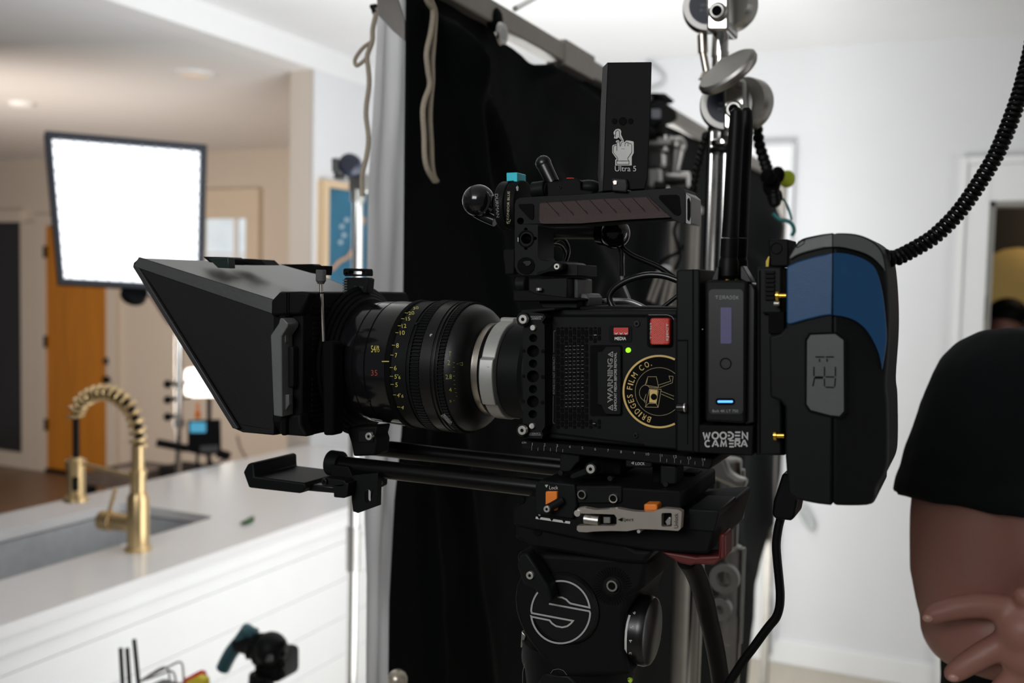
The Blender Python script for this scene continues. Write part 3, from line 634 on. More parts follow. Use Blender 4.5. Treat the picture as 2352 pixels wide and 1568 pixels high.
MB().cyl(S2(1492, 330), S2(1560, 330), .014).cyl(S2(1530, 312), S2(1530, 345), .012).ball(S2(1556, 334), .018).cyl(S2(1556, 334), S2(1548, 400), .016, .009).build('elbow', CHRD, t)
MB().cyl(S2(1530, 412), S2(1582, 412), .015).cyl(S2(1505, 426), S2(1535, 426), .009).pxf(ovl(1492, 350, 1520, 380, 5), S2, (0, .03, 0)).build('fitting', CHROME, t)
MB().pxf(ovl(1488, 385, 1512, 430, 5), S2, (0, .03, 0)).build('block', CHRD, t, .003)
t = thing('super_clamp', 'blurred black clamp gripping the tube frame right of the tall box', 'clamp', tuple(atx(1525, 250, FX)))
S3 = lambda x, y: atx(x, y, FX + .03)
MB().pxf([(1494, 240), (1520, 225), (1555, 250), (1560, 275), (1548, 284), (1500, 296), (1488, 285)], S3, (-.02, 0, 0)).build('body', BLK3, t, .008)
MB().pxf([(1505, 213), (1530, 214), (1552, 232), (1545, 238), (1525, 228)], S3, (-.02, 0, 0)).build('jaw', BLK3, t, .003)
MB().pxf(ovl(1496, 250, 1518, 272, 5), lambda x, y: atx(x, y, FX + .032), (-.004, 0, 0)).build('blue_plate', mat('slate_blue', (.03, .04, .07), .3), t)
MB().cyl(S3(1515, 290), S2(1515, 320), .014).build('stem', BLK3, t)
m = MB()
for a_, b_ in (((1490, 690), (1514, 620)), ((1500, 694), (1520, 640)), ((1520, 700), (1535, 640)), ((1534, 696), (1548, 640))): m.cyl(aty(*a_, 1.5), aty(*b_, 1.5), .0035)
tag(m.build('metal_rods', ALU), 'bundle of thin pale metal rods behind the body cables', 'rods')
tag(MB().ball(aty(1529, 617, 1.45), .008, 14, (1.2, 1, .8)).build('ball_knob', WHITEC), 'small white ball knob behind the loop of cables', 'knob')
tag(MB().tube([aty(x, y, 1.6) for x, y in [(1572, 560), (1560, 578), (1540, 588), (1520, 600), (1513, 612)]], .003, 8, 4).tube([aty(x, y, 1.6) for x, y in [(1560, 500), (1548, 530), (1556, 560), (1562, 590), (1550, 620)]], .003, 8, 4).build('cable', BLK), 'thin dark cable tangled round the pale blurred poles', 'cable')
# cords at rear wall
B1 = lambda x, y: aty(x, y, BY - .05)
tag(MB().tube([aty(1489, 128, BY - .02), aty(1490, 145, BY - .02)] + [aty(x, y, BY - .02) for x, y in [(1510, 160), (1524, 175), (1526, 186), (1518, 196), (1495, 206), (1470, 215)]], .008, 8, 5).build('white_cable', WHITEC), 'loose white cord hanging against the ceiling right of the tall box', 'cord')
tag(MB().tube([B1(x, y) for x, y in [(1836, 1170), (1850, 1200), (1862, 1213), (1864, 1200), (1848, 1170), (1838, 1155)]], .012, 8, 5).build('white_cable', WHITEC), 'white cord loop on the rear wall below the battery', 'cord')
tag(MB().tube([B1(x, y) for x, y in [(1770, 1280), (1768, 1320), (1766, 1360), (1772, 1390), (1780, 1410)]], .01, 8, 5).tube([B1(1768, 1400), B1(1768, 1500)], .008).build('grey_cord', mat('pale_grey_cord', srgb(165, 168, 172), .6)), 'pale grey cord hanging down the rear wall beside the power cable', 'cord')

# ================================================================ LOWER LEFT KIT in front of island
L1 = lambda x, y: aty(x, y, 1.55)
t = thing('articulated_clamp', 'black articulated arm head with a teal T handle in front of the island', 'clamp', tuple(L1(600, 1520)))
MB().tube([L1(*q) for q in [(572, 1444), (552, 1472), (530, 1500), (512, 1535)]], .0145, 14, 5).cyl(L1(562, 1448), L1(586, 1456), .0125).build('t_handle', TEAL, t)
MB().cyl(L1(545, 1478), L1(600, 1482), .016, .025).lathe(L1(572, 1478), (1, .1, -.3), [(0, .018), (.012, .028), (.02, .024), (.03, .031), (.045, .03), (.05, .02)], 24).ball(L1(622, 1490), .034, 24).build('knob_body', BLK, t)
MB().pxf(ovl(583, 1500, 645, 1568, 14), L1, (0, .06, 0)).lathe(L1(600, 1545), (0, 0, -1), [(0, .024), (.03, .026), (.09, .026)], 24).build('arm_body', BLK, t, .004)
m = MB()
for y_ in (1478, 1500, 1525, 1548): m.ball(L1(648, y_), .009, 10)
m.build('bolt_heads', RUBBER, t)
MB().pxf(ovl(608, 1504, 624, 1520, 4), lambda x, y: aty(x, y, 1.52), (0, .004, 0)).build('plate', GREYP, t)
a = L1(600, 1560); MB().cyl((a.x, a.y, 0), (a.x, a.y, a.z), .016).build('post', BLK, t); MB().lathe((a.x, a.y, 0), (0, 0, 1), [(0, .10), (.02, .09), (.03, .02)], 32).build('foot', BLK, t)
t = thing('cart_rack', 'black rods and wire hooks of a low cart in front of the island', 'rack', tuple(L1(330, 1560)[:2]) + (0,))
def L2(x, y): return aty(x, y, 1.45)
for (a_, b_) in (((277, 1488), (284, 1610)), ((292, 1488), (300, 1610)), ((308, 1468), (322, 1610))):
    p, q = L2(*a_), L2(*b_); d = (q - p); q2 = p + d * (p.z - .05) / (p.z - q.z)
    MB().cyl(p, q2, .0042).build('rod', BLK, t)
m = MB()
for k, (x1, y1, x2) in enumerate(((378, 1532, 388), (390, 1540, 402), (412, 1520, 420))):
    m.tube([L2(318, 1566), L2(x1 - 20, y1 + 8), L2(x1, y1), L2(x2, y1 + 12), L2(x2 + 4, 1600)], .002, 8, 5)
m.build('wire_hooks', STEEL, t)
q = L2(330, 1600); MB().box((q.x - .12, q.y - .1, .0), (q.x + .12, q.y + .1, .05)).build('base', BLK, t, .01)
q = L2(440, 1600); MB().box((q.x - .12, q.y - .02, .05), (q.x + .02, q.y + .05, q.z)).build('bin', GREYP, t, .01)
tag(MB().pxf([(405, 1600), (415, 1562), (455, 1541), (466, 1541), (478, 1600)], L2, (0, .012, 0)).build('red_pouch', mat('bright_red_plastic', (.75, .04, .03), .5), bev=.006), 'bright red pouch at the bottom edge beside the wire hooks', 'pouch')
tag(MB().pxf([(415, 1600), (425, 1566), (450, 1554), (466, 1560), (470, 1600)], lambda x, y: aty(x, y, 1.42), (0, .02, 0)).build('yellow_tag', mat('yellow_plastic', (.75, .60, .04), .5), bev=.004), 'yellow rounded tag in front of the red pouch', 'tag')

# ================================================================ CINE LENS (axis along X)
LY, LZ = .705, 1.630
def hit(x, y, r):
    """point where the ray through a photo point meets the lens surface of radius r (number or function of x)"""
    d = ray(x, y)
    if callable(r):
        f = lambda t: math.hypot((CAM + d * t).y - LY, (CAM + d * t).z - LZ) - r((CAM + d * t).x)
        t = .5
        while t < 1.0 and f(t) > 0: t += .002
        lo, hi = t - .002, t
        for _ in range(24):
            m_ = (lo + hi) / 2
            if f(m_) > 0: lo = m_
            else: hi = m_
        return CAM + d * lo
    a = d.y ** 2 + d.z ** 2; b = 2 * (-LY * d.y + (CAM.z - LZ) * d.z); c = LY ** 2 + (CAM.z - LZ) ** 2 - r * r
    return CAM + d * ((-b - sqrt(max(0, b * b - 4 * a * c))) / (2 * a))
def LX_(px, r, y=846): return hit(px, y, r).x
ln = thing('cine_lens', 'black cinema lens with yellow focus and aperture scales on the camera front', 'lens', (-.40, LY, LZ))
def lring(name, stations, m, par=ln, n=72, rad=None, smooth=30, sub=0, bev=0):
    pr = [(LX_(px, r), r) for px, r in stations]; x0 = pr[0][0]
    return MB().lathe((x0, LY, LZ), (1, 0, 0), [(x - x0, r) for x, r in pr], n, rad=rad).build(name, m, par, bev, smooth)
RB = .0515
fb = lring('front_barrel', [(745, .046), (758, .0495), (807, .0500), (808, .0494), (809.5, .0494), (810.5, .0503), (834, .0506), (835, .0499), (836.5, .0499), (837.5, .0508), (882, RB)], GLOSS)
lring('index_band', [(882, .0512), (884, .0526), (893, .0526), (898, .0516)], BLK3)
lring('focus_ring', [(896, .0514), (898, .0514), (931, .0522), (932, .0512), (935, .0512), (936, .0524), (939, .0524)], BLK)
def gear(name, p0, p1, r, h, nt, m):
    n = nt * 4
    return lring(name, [(p0, r - h), (p0 + .8, r), (p1 - .8, r), (p1, r - h)], m, n=n, rad=lambda i, n_, t: 1.0 if (i % 4) < 2 else 1 - h / r, smooth=20)
gear('focus_gear', 940, 961, .0532, .0016, 118, BLK)
lring('middle_ring', [(961, .0516), (962, .0526), (987, .0527), (988, .0519), (990.5, .0519), (991.5, .0527), (996, .0527), (997, .0517), (999.5, .0517), (1001, .0523), (1003, .0523)], SATIN)
gear('iris_gear', 1003, 1017, .0524, .0014, 116, BLK)
cone = [(1017, .0508), (1024, .0505), (1040, .0485), (1052, .0460), (1064, .0425), (1074, .0385), (1080, .0362)]
lring('iris_ring', cone, mat('iris_black', (.004, .004, .004), .42, scale=150, spec=.35))
cxs = [(LX_(px, r), r) for px, r in cone]
def rcone(x):
    if x <= cxs[0][0]: return cxs[0][1] + .0002
    for (a, ra), (b, rb) in zip(cxs, cxs[1:]):
        if x <= b: return ra + (rb - ra) * (x - a) / (b - a) + .0002
    return cxs[-1][1]
lring('steel_ring', [(1080, .0345), (1081, .0362), (1095, .0364), (1098, .0345)], NICKEL)
lring('mount_groove', [(1098, .034), (1103, .034)], BLK2)
HB = lambda e=.00025, r=RB: (lambda x, y: hit(x, y, r + e))
H1 = HB(.0004, .0512); H2 = HB(.0006, .0522); HC = lambda x, y: hit(x, y, rcone)
MB().text('S4/', kLens((258, 0))[0][0], 801, 14, 16, H1).text('8', 868.5, 797, 4, 6, H1).text('D', 869.5, 804.5, 4.5, 7.5, H1).build('yellow_lettering', YEL, fb)
MB().stroke([(877, 829.8), (893.5, 829.8)], 2.2, HB(.0004, .0527)).build('index_line', YEL, fb)
MB().text('35', 859.5, 856, 15, 13, H1).build('red_lettering', REDP, fb)
sm = MB()
def lt(m, t, zx, zy, w_, h, fn, rot=0): x, y = kLens((zx, zy))[0]; m.text(t, x, y, w_ * .2296, h * .2296, fn, rot)
for t, zx, zy, w_, h, r in (('30', 675, 292, 55, 26, 8), ('20', 630, 343, 60, 34, 7), ('15', 598, 399, 42, 36, 5), ('12', 558, 471, 44, 40, 4), ('10', 540, 540, 48, 42, 3), ('8', 492, 667, 26, 46, 0), ('7', 478, 765, 22, 44, 0), ('6', 470, 892, 26, 46, 0), ("5'", 480, 978, 36, 44, -2), ('6', 512, 986, 20, 34, -2), ('5', 482, 1060, 24, 44, -3), ("4'", 505, 1165, 32, 42, -6), ('6', 542, 1172, 20, 32, -6), ('4', 542, 1287, 28, 36, -12)):
    lt(sm, t, zx, zy, w_, h, H2, r)
for zx, zy in ((582, 342), (546, 399), (511, 470), (487, 539), (453, 664), (438, 763), (432, 888), (433, 975), (440, 1056), (465, 1161), (505, 1283)):
    sm.stroke(kLens((zx - 17, zy - 1), (zx + 15, zy + 1)), 1.0, H2)
fr_ = [o for o in ln.children if o.name.startswith('focus_ring')][0]
sm.build('yellow_scale', YEL, fr_)
ir = [o for o in ln.children if o.name.startswith('iris_ring')][0]
sm = MB()
for t, zx, zy, w_, h, r in (('T', 1017, 750, 26, 46, -4), ('2', 1005, 838, 26, 50, 0), ('2.8', 1004, 980, 62, 46, 2), ('4', 1020, 1110, 26, 40, 6), ('5', 1022, 1224, 18, 22, 10)): lt(sm, t, zx, zy, w_, h, HC, r)
for zx, zy, L in ((1056, 838, 18), (1056, 884, 14), (1058, 928, 14), (1056, 972, 20), (1060, 1015, 14), (1063, 1057, 14), (1068, 1098, 18), (1076, 1137, 14), (1084, 1174, 12), (1058, 1218, 14)): sm.stroke(kLens((zx - L / 2, zy), (zx + L / 2, zy)), .7, HC)
sm.stroke(kLens((1086, 851), (1142, 836), (1142, 868), (1086, 851)), .7, HC)
sm.build('yellow_scale', mat('olive_print', (.30, .29, .07), .6), ir)
def lscrew(x, y, r, R, par, m=BOLT):
    c = hit(x, y, R); nn = V((0, c.y - LY, c.z - LZ)).normalized(); o = MB().cyl(c - nn * .001, c + nn * .0008, r * mpp(c), n=20).build('screw', m, par)
    MB().stroke([(x - r * .5, y + r * .6), (x + r * .5, y - r * .6)], r * .35, lambda a, b: hit(a, b, R + .001)).build('slot', BLK3, o, smooth=0)
mr = [o for o in ln.children if o.name.startswith('middle_ring')][0]
lscrew(991, 770.5, 3.6, .0527, mr); lscrew(847, 922, 5, .0508, fb, SATIN); lscrew(957.5, 744, 3.5, .0524, fr_, SATIN)
m = MB()
for k in range(9): m.stroke(kLens((925 + k * 9, 1372 + k * 9), (965 + k * 9, 1352 + k * 10), (955 + k * 8, 1380 + k * 10)), .8, HB(.0005, .0525))
m.build('worn_scratches', WPR, mr)

# ================================================================ CINEMA CAMERA
cm = thing('cinema_camera', 'compact black cinema camera body with red eject button and gold round sticker', 'camera', (-.24, .70, 1.60))
# mount
pr = [(1101, .034), (1102, .0385), (1135, .0385), (1136, .034)]
def lobes(i, n, t): a = (i / n * 3 + .12) % 1.0; return 1.07 if .1 < a < .55 else 1.0
x0 = LX_(1101, .0385); x1 = LX_(1136, .0385)
lk = MB().lathe((x0, LY, LZ), (1, 0, 0), [(0, .035), (.0008, .0385), (x1 - x0 - .0008, .0385), (x1 - x0, .035)], 120, rad=lobes).build('lock_ring', SILVER, cm, .0006)
c = hit(1122, 845.5, .0405); MB().cyl(c, c + V((0, -.0006, 0)), 4 * mpp(c)).build('ring_screw', STEEL, lk)
x2, x3 = LX_(1137, .037), LX_(1200, .041)
MB().lathe((x2, LY, LZ), (1, 0, 0), [(0, .0355), (.002, .037), (x3 - x2 - .006, .0375), (x3 - x2, .0425), (x3 - x2 + .01, .0425)], 72).build('lens_mount', PLAST, cm)
Y0 = .652; body = [(1207, 722), (1215, 712), (1556, 711), (1556, 1034), (1207, 1003)]
bd = MB().px(body, Y0, .105).build('body', BLK, cm, .0015)
fnB = Yp(Y0 - .0004); fnB2 = Yp(Y0 - .0012)
MB().px([(1257, 722), (1556, 722), (1556, 728), (1257, 727)], Y0 - .0008, .001).px(kBody((430, 1222), (1290, 1332), (1290, 1345), (430, 1235)), Y0 - .0008, .001).build('seam', BLK3, bd, smooth=0)
m = MB()
cols = [(515, 0), (551, 1), (587, 0), (625, 1), (662, 0), (700, 1), (735, 0), (770, 1), (810, 0), (848, 1), (885, 0)]
for k, (zx, o_) in enumerate(cols):
    y = 280 + (-30 if o_ else 0); i = 0
    while y < 1190:
        L = 66 if i % 2 == o_ else 44
        a, b = max(y, 278), min(y + L, 1192)
        if b - a > 14 and not (k >= 7 and 395 < a < 1090 and k > 7):
            P = kBody(*ovl(zx - 14, a, zx + 14, b, 9, 2)); m.px(P, Y0 - .0006, .0008)
        y += L + 8; i += 1
m.build('vent_slots', BLK3, bd, smooth=0)
m = MB()
for zx in (590, 625, 662, 697, 736):
    y = 440 + (zx * 7 % 13)
    while y < 1005: m.px(kBody((zx - 10, y), (zx + 10, y), (zx + 10, y + 4), (zx - 10, y + 4)), Y0 - .0009, .0004); y += 34
m.px(kBody((838, 345), (862, 345), (862, 354), (838, 354)), Y0 - .0009, .0004).px(kBody((828, 1142), (852, 1142), (852, 1150), (828, 1150)), Y0 - .0009, .0004)
m.build('vent_glints', mat('glint_grey', (.16, .16, .15), .5, .3), bd, smooth=0)  # pale dashes standing in for specular glints inside the vent
MB().px(kBody(*ovl(805, 440, 1092, 1078, 16)), Y0 - .0006, .001).build('door_recess', BLK3, bd, smooth=0)
dp = MB().px(kBody((868, 500), (905, 500), (932, 470), (945, 452), (1070, 452), (1082, 464), (1082, 1056), (1070, 1068), (945, 1065), (925, 1035), (905, 985), (868, 975)), Y0 - .003, .0028).build('media_door', BLK, bd, .0006)
fD = Yp(Y0 - .0034)
m = MB().text('WARNING', 1401.5, 874, 101, 12, fD, rot=90, heavy=.022)
x, y = kBody((990, 548))[0]
m.stroke(kBody((965, 545), (1008, 500), (1010, 548), (965, 545)), .8, fD) if 0 else None
for yy in (524, 1004):
    m.stroke(kBody((970, yy), (1008, yy - 24), (1008, yy + 22), (970, yy)), 1.0, fD).stroke(kBody((984, yy), (1000, yy)), 1.0, fD)
m.text('UNMOUNT MEDIA BEFORE REMOVAL', 1413.5, 876, 133, 6, fD, rot=90).build('lettering', WPR, dp)
m = MB()
for yy in range(0): pass
sc_ = mat('dark_inlay', (.010, .010, .011), .5)
MB().text('WARNING', 1401.5, 874, 99.4, 10.4, Yp(Y0 - .0037), rot=90, heavy=-.016).build('letter_inlay', sc_, dp)
MB().text('INTAKE DO NOT OBSTRUCT !', 1272, 860, 90, 5, fnB, rot=90).stroke(kBody((495, 310), (482, 312), (478, 322), (478, 508)), .7, fnB).stroke(kBody((473, 896), (470, 1130), (474, 1142), (487, 1145)), .7, fnB).build('lettering', GPR, bd)
MB().px(kBody(*ovl(975, 265, 1180, 415, 22)), Y0 - .0006, .001).build('media_recess', BLK2, bd, smooth=0)
md = MB().px(kBody(*ovl(1017, 283, 1148, 348, 6)), Y0 - .0018, .0016).build('media_switch', RED, bd)
m = MB()
for zx in (1040, 1084, 1128): m.stroke(kBody((zx - 13, 328), (zx, 346), (zx + 13, 328)), 1.0, Yp(Y0 - .0022)).stroke(kBody((zx, 334), (zx, 346)), 1.6, Yp(Y0 - .0022))
m.text('MEDIA', *kBody((1078, 381))[0], 26, 7.5, fnB2, heavy=.012).build('lettering', mat('bright_print', (.75, .75, .72), .6), md)
MB().disc(*kBody((1146, 486))[0], 5.8, Y0 - .0015, .002, 20).build('status_light', LGREEN, bd)
for zx, zy, r in ((1222, 247, 8), (1210, 1255, 7)): screw(bd, *kBody((zx, zy))[0], r, Y0 - .001, SATIN)
MB().px(kBody(*ovl(1318, 172, 1548, 462, 30)), Y0 - .001, .0014).build('eject_recess', BLK3, bd)
m = MB().stroke(kBody((1330, 168), (1500, 168), (1540, 182), (1560, 210)), 1.0, fnB2).build('recess_edge', GPR, bd)
ej = MB().px(kBody(*ovl(1343, 198, 1520, 438, 22)), Y0 - .006, .006).build('eject_button', RED, bd, .001)
m = MB(); fE = Yp(Y0 - .0064)
for k in range(16):
    for sg in (1, -1):
        y = 150 + k * 20; a, b = (1365, y), (1478, y + 113 * sg * 1.0)
        if sg < 0: a, b = (1365, y + 60), (1478, y - 53)
        t0, t1 = 0., 1.
        for lo, hi in ((204, 432),):
            dy = b[1] - a[1]
            for lim in (lo, hi):
                tt = (lim - a[1]) / dy
                if (dy > 0) == (lim == lo): t0 = max(t0, tt)
                else: t1 = min(t1, tt)
        if t1 > t0 + .05: m.stroke(kBody((a[0] + (b[0] - a[0]) * t0, a[1] + dy * t0), (a[0] + (b[0] - a[0]) * t1, a[1] + dy * t1)), .8, fE)
m.build('knurling', mat('red_ridge', (.80, .16, .12), .5), ej, smooth=0)
MB().text('EJECT', *kBody((1503, 320))[0], 40, 6.5, fE, rot=90, heavy=.015).text('EJECT', *kBody((1353, 316))[0], 38, 4.5, fE, rot=90, flip=True).build('lettering', mat('pale_print', (.55, .50, .46), .6), ej)
# round gold sticker
cxk, cyk = 1514, 899
stk = MB(); pts = [p for p in circ(cxk, cyk, 84, 72) if p[0] <= 1551]
pts = sorted(pts, key=lambda p: atan2(p[1] - cyk, p[0] - cxk) % (2 * pi))
st = MB().px([(1551, cyk - 75.3)] [:0] + pts, Y0 - .0006, .0005).build('round_sticker', BLK3, bd, smooth=0)
fS = Yp(Y0 - .0010)
def arc(m, r, wpx, a0=0, a1=360, n=90, xlim=1551):
    P = [(cxk + r * cos(radians(a)), cyk - r * sin(radians(a))) for a in [a0 + (a1 - a0) * i / n for i in range(n + 1)]]
    run = []
    for p in P + [(9999, 0)]:
        if p[0] <= xlim: run.append(p)
        else:
            if len(run) > 1: m.stroke(run, wpx, fS)
            run = []
    return m
m = arc(MB(), 82, 4.4); 
word = 'BRIDGES FILM CO.'; wd = {'B': 1, 'R': 1, 'I': .5, 'D': 1.1, 'G': 1.1, 'E': .9, 'S': .85, ' ': .6, 'F': .85, 'L': .85, 'M': 1.25, 'C': 1.1, 'O': 1.15, '.': .4}
tot = sum(wd[c] for c in word); A0, A1 = 255, 104; acc = 0
for ch in word:
    a = A0 + (A1 - A0) * (acc + wd[ch] / 2) / tot; acc += wd[ch]
    if ch == ' ': continue
    x, y = cxk + 68 * cos(radians(a)), cyk - 68 * sin(radians(a))
    hh = 3 if ch == '.' else 13
    x2, y2 = (x, y) if ch != '.' else (cxk + 63 * cos(radians(a)), cyk - 63 * sin(radians(a)))
    m.text(ch, x2, y2, wd[ch] * 9.0 * (.6 if ch in 'I.' else .92), hh, fS, rot=a - 90)
    if ch in 'BRIDEFLM':
        pass
m.build('gold_lettering', GOLDP, st, smooth=0)
m = arc(MB(), 55, .7)
for P in (((1325, 725), (1402, 725), (1422, 820), (1300, 800), (1325, 725)), ((1325, 725), (1312, 790)), ((1340, 835), (1445, 838), (1418, 1000), (1302, 998), (1340, 835)), ((1302, 998), (1330, 965), (1400, 965), (1418, 1000)), ((1340, 835), (1345, 965)), ((1400, 965), (1420, 850)), ((1310, 880), (1290, 940), (1302, 960)), ((1420, 800), (1530, 765), (1515, 718), (1552, 722), (1545, 780), (1430, 822)), ((1445, 855), (1560, 900)), ((1445, 880), (1560, 930)), ((1315, 800), (1340, 818)), ((1335, 820), (1420, 826))): m.stroke(kBody(*P), .8, fS)
m.stroke(kBody(*[(1315 + 66 * cos(radians(a)), 870 - 74 * sin(radians(a))) for a in range(95, 275, 12)]), .7, fS)
m.build('line_drawing', mat('pale_gold_print', (.42, .34, .18), .5), st, smooth=0)
m = MB().px(kBody((1345, 840), (1412, 845), (1400, 962), (1338, 955)), Y0 - .0011, .0003); m.build('gold_block', GOLDP, st, smooth=0)
MB().disc(*kBody((1378, 906))[0], 7.2, Y0 - .0015, .0004).build('black_dot', BLK3, st, smooth=0)
# side cage plate
outer = kBody((165, 150), (250, 140), (385, 160), (405, 190), (372, 235), (395, 262), (398, 1175), (370, 1215), (382, 1250), (368, 1282), (210, 1275), (150, 1235), (150, 1180), (188, 1150), (200, 1140), (200, 300), (212, 262), (165, 240), (142, 205))
holes = [kBody(*circ(zx, zy, r, 20)) for zx, zy, r in ((293, 377, 37), (292, 495, 55), (291, 607, 38), (291, 722, 55), (291, 837, 38), (290, 948, 54), (288, 1062, 38))]
sp = MB().px(outer, Y0 - .014, .0135, holes).build('side_plate', BLK, cm, .0006)
MB().px(kBody((205, 330), (380, 330), (380, 1110), (205, 1110)), Y0 - .008, .007).build('plate_backing', BLK3, sp, smooth=0)
m = MB()
for zx, zy, r in ((208, 493, 15), (380, 496, 18), (206, 720, 15), (378, 728, 18), (204, 947, 15), (376, 958, 18)): m.disc(*kBody((zx, zy))[0], r * .255, Y0 - .0144, .001)
m.build('small_holes', BLK3, sp, smooth=0)
for zx, zy, r in ((197, 208, 62), (190, 1208, 58)):
    ear = MB().disc(*kBody((zx, zy))[0], r * .255, Y0 - .018, .012, 28).build('ear', BLK, sp, .0005)
    screw(ear, *kBody((zx, zy))[0], 10.5, Y0 - .0215)
for zx, zy in ((286, 284), (277, 1170)): MB().disc(*kBody((zx, zy))[0], 6.5, Y0 - .0165, .003).build('pin', BOLT, sp, .0003)
fP = Yp(Y0 - .0144)
MB().text('WOODEN', *kBody((316, 186))[0], 30, 4.2, fP, heavy=.012).text('CAMERA', *kBody((314, 203))[0], 26, 4.2, fP, heavy=.012).text('WOODEN', *kBody((310, 1248))[0], 28, 3.6, fP, rot=180).text('CAMERA', *kBody((308, 1234))[0], 25, 3.4, fP, rot=180).build('lettering', GPR, sp)
MB().px([(1196, 712), (1275, 706), (1275, 712), (1196, 722)], Y0 - .012, .10).build('top_plate', BLK, cm, .001)
MB().px([(1300, 702), (1556, 706), (1556, 712), (1300, 712)], Y0 + .02, .07).build('top_cover', BLK2, cm, .001)
# ================================================================ BATTERY ADAPTER + TRANSMITTER
ad = thing('power_adapter_plate', 'black battery adapter frame behind the camera body with white lettering on its foot', 'adapter', (-.16, .68, 1.60))
YA = .632
b1 = MB().px([(1553, 622), (1560, 619), (1607, 618), (1607, 1040), (1553, 1036)], YA, .10).build('front_block', BLK, ad, .0012)
MB().px([(1590, 618), (1593, 618), (1593, 1040), (1590, 1040)], YA - .0005, .001).px([(1556, 780), (1578, 780), (1578, 783), (1556, 783)], YA - .0005, .001).px([(1578, 780), (1580, 780), (1580, 1020), (1578, 1020)], YA - .0005, .001).build('seam', BLK3, b1, smooth=0)
MB().cyl(aty(1556, 936, YA - .004), aty(1572, 936, YA - .004), .0028).build('latch_pin', SATIN, b1); MB().cyl(aty(1572, 936, YA - .004), aty(1575, 936, YA - .004), .003).build('pin_cap', BOLT, b1)
MB().disc(1613.5, 756, .9, YA - .002, .001).build('tiny_stud', BOLT, b1)
MB().px([(1605, 640), (1735, 640), (1735, 1040), (1605, 1040)], YA + .03, .06).build('backplate', BLK3, ad, .001)
MB().px([(1605, 975), (1731, 977), (1729, 1047), (1604, 1040)], YA - .004, .04).build('foot_block', BLK2, ad, .001)
fW = Yp(YA - .0045)
m = MB()
def blocky(m, word, pts, h, y, wd, fn, th):
    """heavy geometric capitals"""
    for ch, x in zip(word, pts):
        X = lambda a: x + a * wd; Yy = lambda b: y + b * h; S = lambda *P: m.stroke([(X(a), Yy(b)) for a, b in P], th, fn)
        if ch == 'W': S((-.55, -.5), (-.28, .5), (0, -.25), (.28, .5), (.55, -.5))
        elif ch == 'O': S(*[(.5 * cos(2 * pi * k / 12), .5 * sin(2 * pi * k / 12)) for k in range(13)])
        elif ch == 'C': S(*[(.5 * cos(radians(a)), .5 * sin(radians(a))) for a in range(50, 311, 26)])
        elif ch == 'D': S((-.45, -.5), (0, -.5), (.4, -.2), (.4, .2), (0, .5), (-.45, .5)); S((-.45, .0), (-.1, .0))
        elif ch == 'E': S((.45, -.5), (-.4, -.5)); S((.4, 0), (-.45, 0)); S((.45, .5), (-.4, .5))
        elif ch == 'N': S((-.4, .5), (-.4, -.5), (.4, .5), (.4, -.5))
        elif ch == 'A': S((-.55, .5), (-.05, -.5), (.1, -.5), (.55, .5)); S((-.1, .15), (.3, .15))
        elif ch == 'M': S((-.5, .5), (-.38, -.5), (0, .3), (.38, -.5), (.5, .5))
        elif ch == 'R': S((-.4, .5), (-.4, -.5), (.3, -.5), (.4, -.2), (.2, .05), (-.2, .05)); S((.05, .1), (.45, .5))
        elif ch == 'T': S((-.5, -.5), (.5, -.5)); S((0, -.5), (0, .5))
        elif ch == 'K': S((-.35, -.5), (-.35, .5)); S((.4, -.5), (-.15, 0), (.4, .5))
    return m
blocky(m, 'WOODEN', [1623, 1643, 1661, 1678, 1694, 1711], 15, 1000, 14, fW, 3.8)
blocky(m, 'CAMERA', [1626, 1643, 1662, 1680, 1694, 1709], 14, 1018.5, 12.5, fW, 3.6)
m.build('lettering', mat('light_grey_print', (.40, .40, .39), .6), ad, smooth=0)
b2 = MB().px([(1736, 613), (1795, 613), (1795, 1044), (1736, 1046)], YA + .002, .09).build('battery_plate', BLK, ad, .0012)
MB().px([(1743, 620), (1746, 620), (1746, 1040), (1743, 1040)], YA + .001, .001).build('seam', BLK3, b2, smooth=0)
m = MB()
for k in range(7): m.px([(1756, 622 + k * 10), (1778, 622 + k * 10), (1778, 628 + k * 10), (1756, 628 + k * 10)], YA - .0005, .004)
m.build('release_ridges', BLK2, b2)
MB().px([(1752, 716), (1800, 716), (1800, 765), (1765, 765), (1765, 720), (1752, 720)], YA - .002, .03).build('latch_block', BLK3, b2); MB().px([(1795, 920), (1802, 920), (1802, 1045), (1760, 1045), (1760, 930)], YA + .01, .03).build('latch_block', BLK3, b2)
for (x_, y_) in ((1783, 679), (1778, 1000)): MB().cyl(aty(x_, y_, YA - .004), aty(x_ + 6, y_, YA - .004), .0031).cyl(aty(x_ + 6, y_, YA - .004), aty(x_ + 23, y_, YA - .004), .0016).build('gold_contact', GOLDC, b2); MB().cyl(aty(1778, 697, YA - .004), aty(1790, 697, YA - .004), .0015).build('contact_pin', BOLT, b2)
MB().px([(1765, 549), (1811, 549), (1811, 612), (1768, 612)], YA + .006, .03).build('tap_box', BLK2, ad, .001)
MB().ring(1783, 570, 12, 13, YA + .0052, .0008).build('box_button', BLK3, ad)
MB().px([(1759, 600), (1765, 588), (1767, 590), (1765, 612), (1759, 612)], YA + .004, .01).build('yellow_tab', mat('yellow_tab', (.5, .36, .02), .5), ad)
tr = thing('wireless_transmitter', 'black wireless video transmitter with two antennas and a blue indicator line', 'transmitter', (-.14, .65, 1.60))
YT = .622
tb = MB().px([(1619, 650), (1624, 643), (1712, 643), (1716, 650), (1712, 973), (1619, 968)], YT, .03).build('case', BLK, tr, .0018)
MB().px([(1710, 645), (1728, 652), (1735, 665), (1733, 970), (1710, 975)], YT + .006, .022).build('side_case', SATIN, tr, .001)
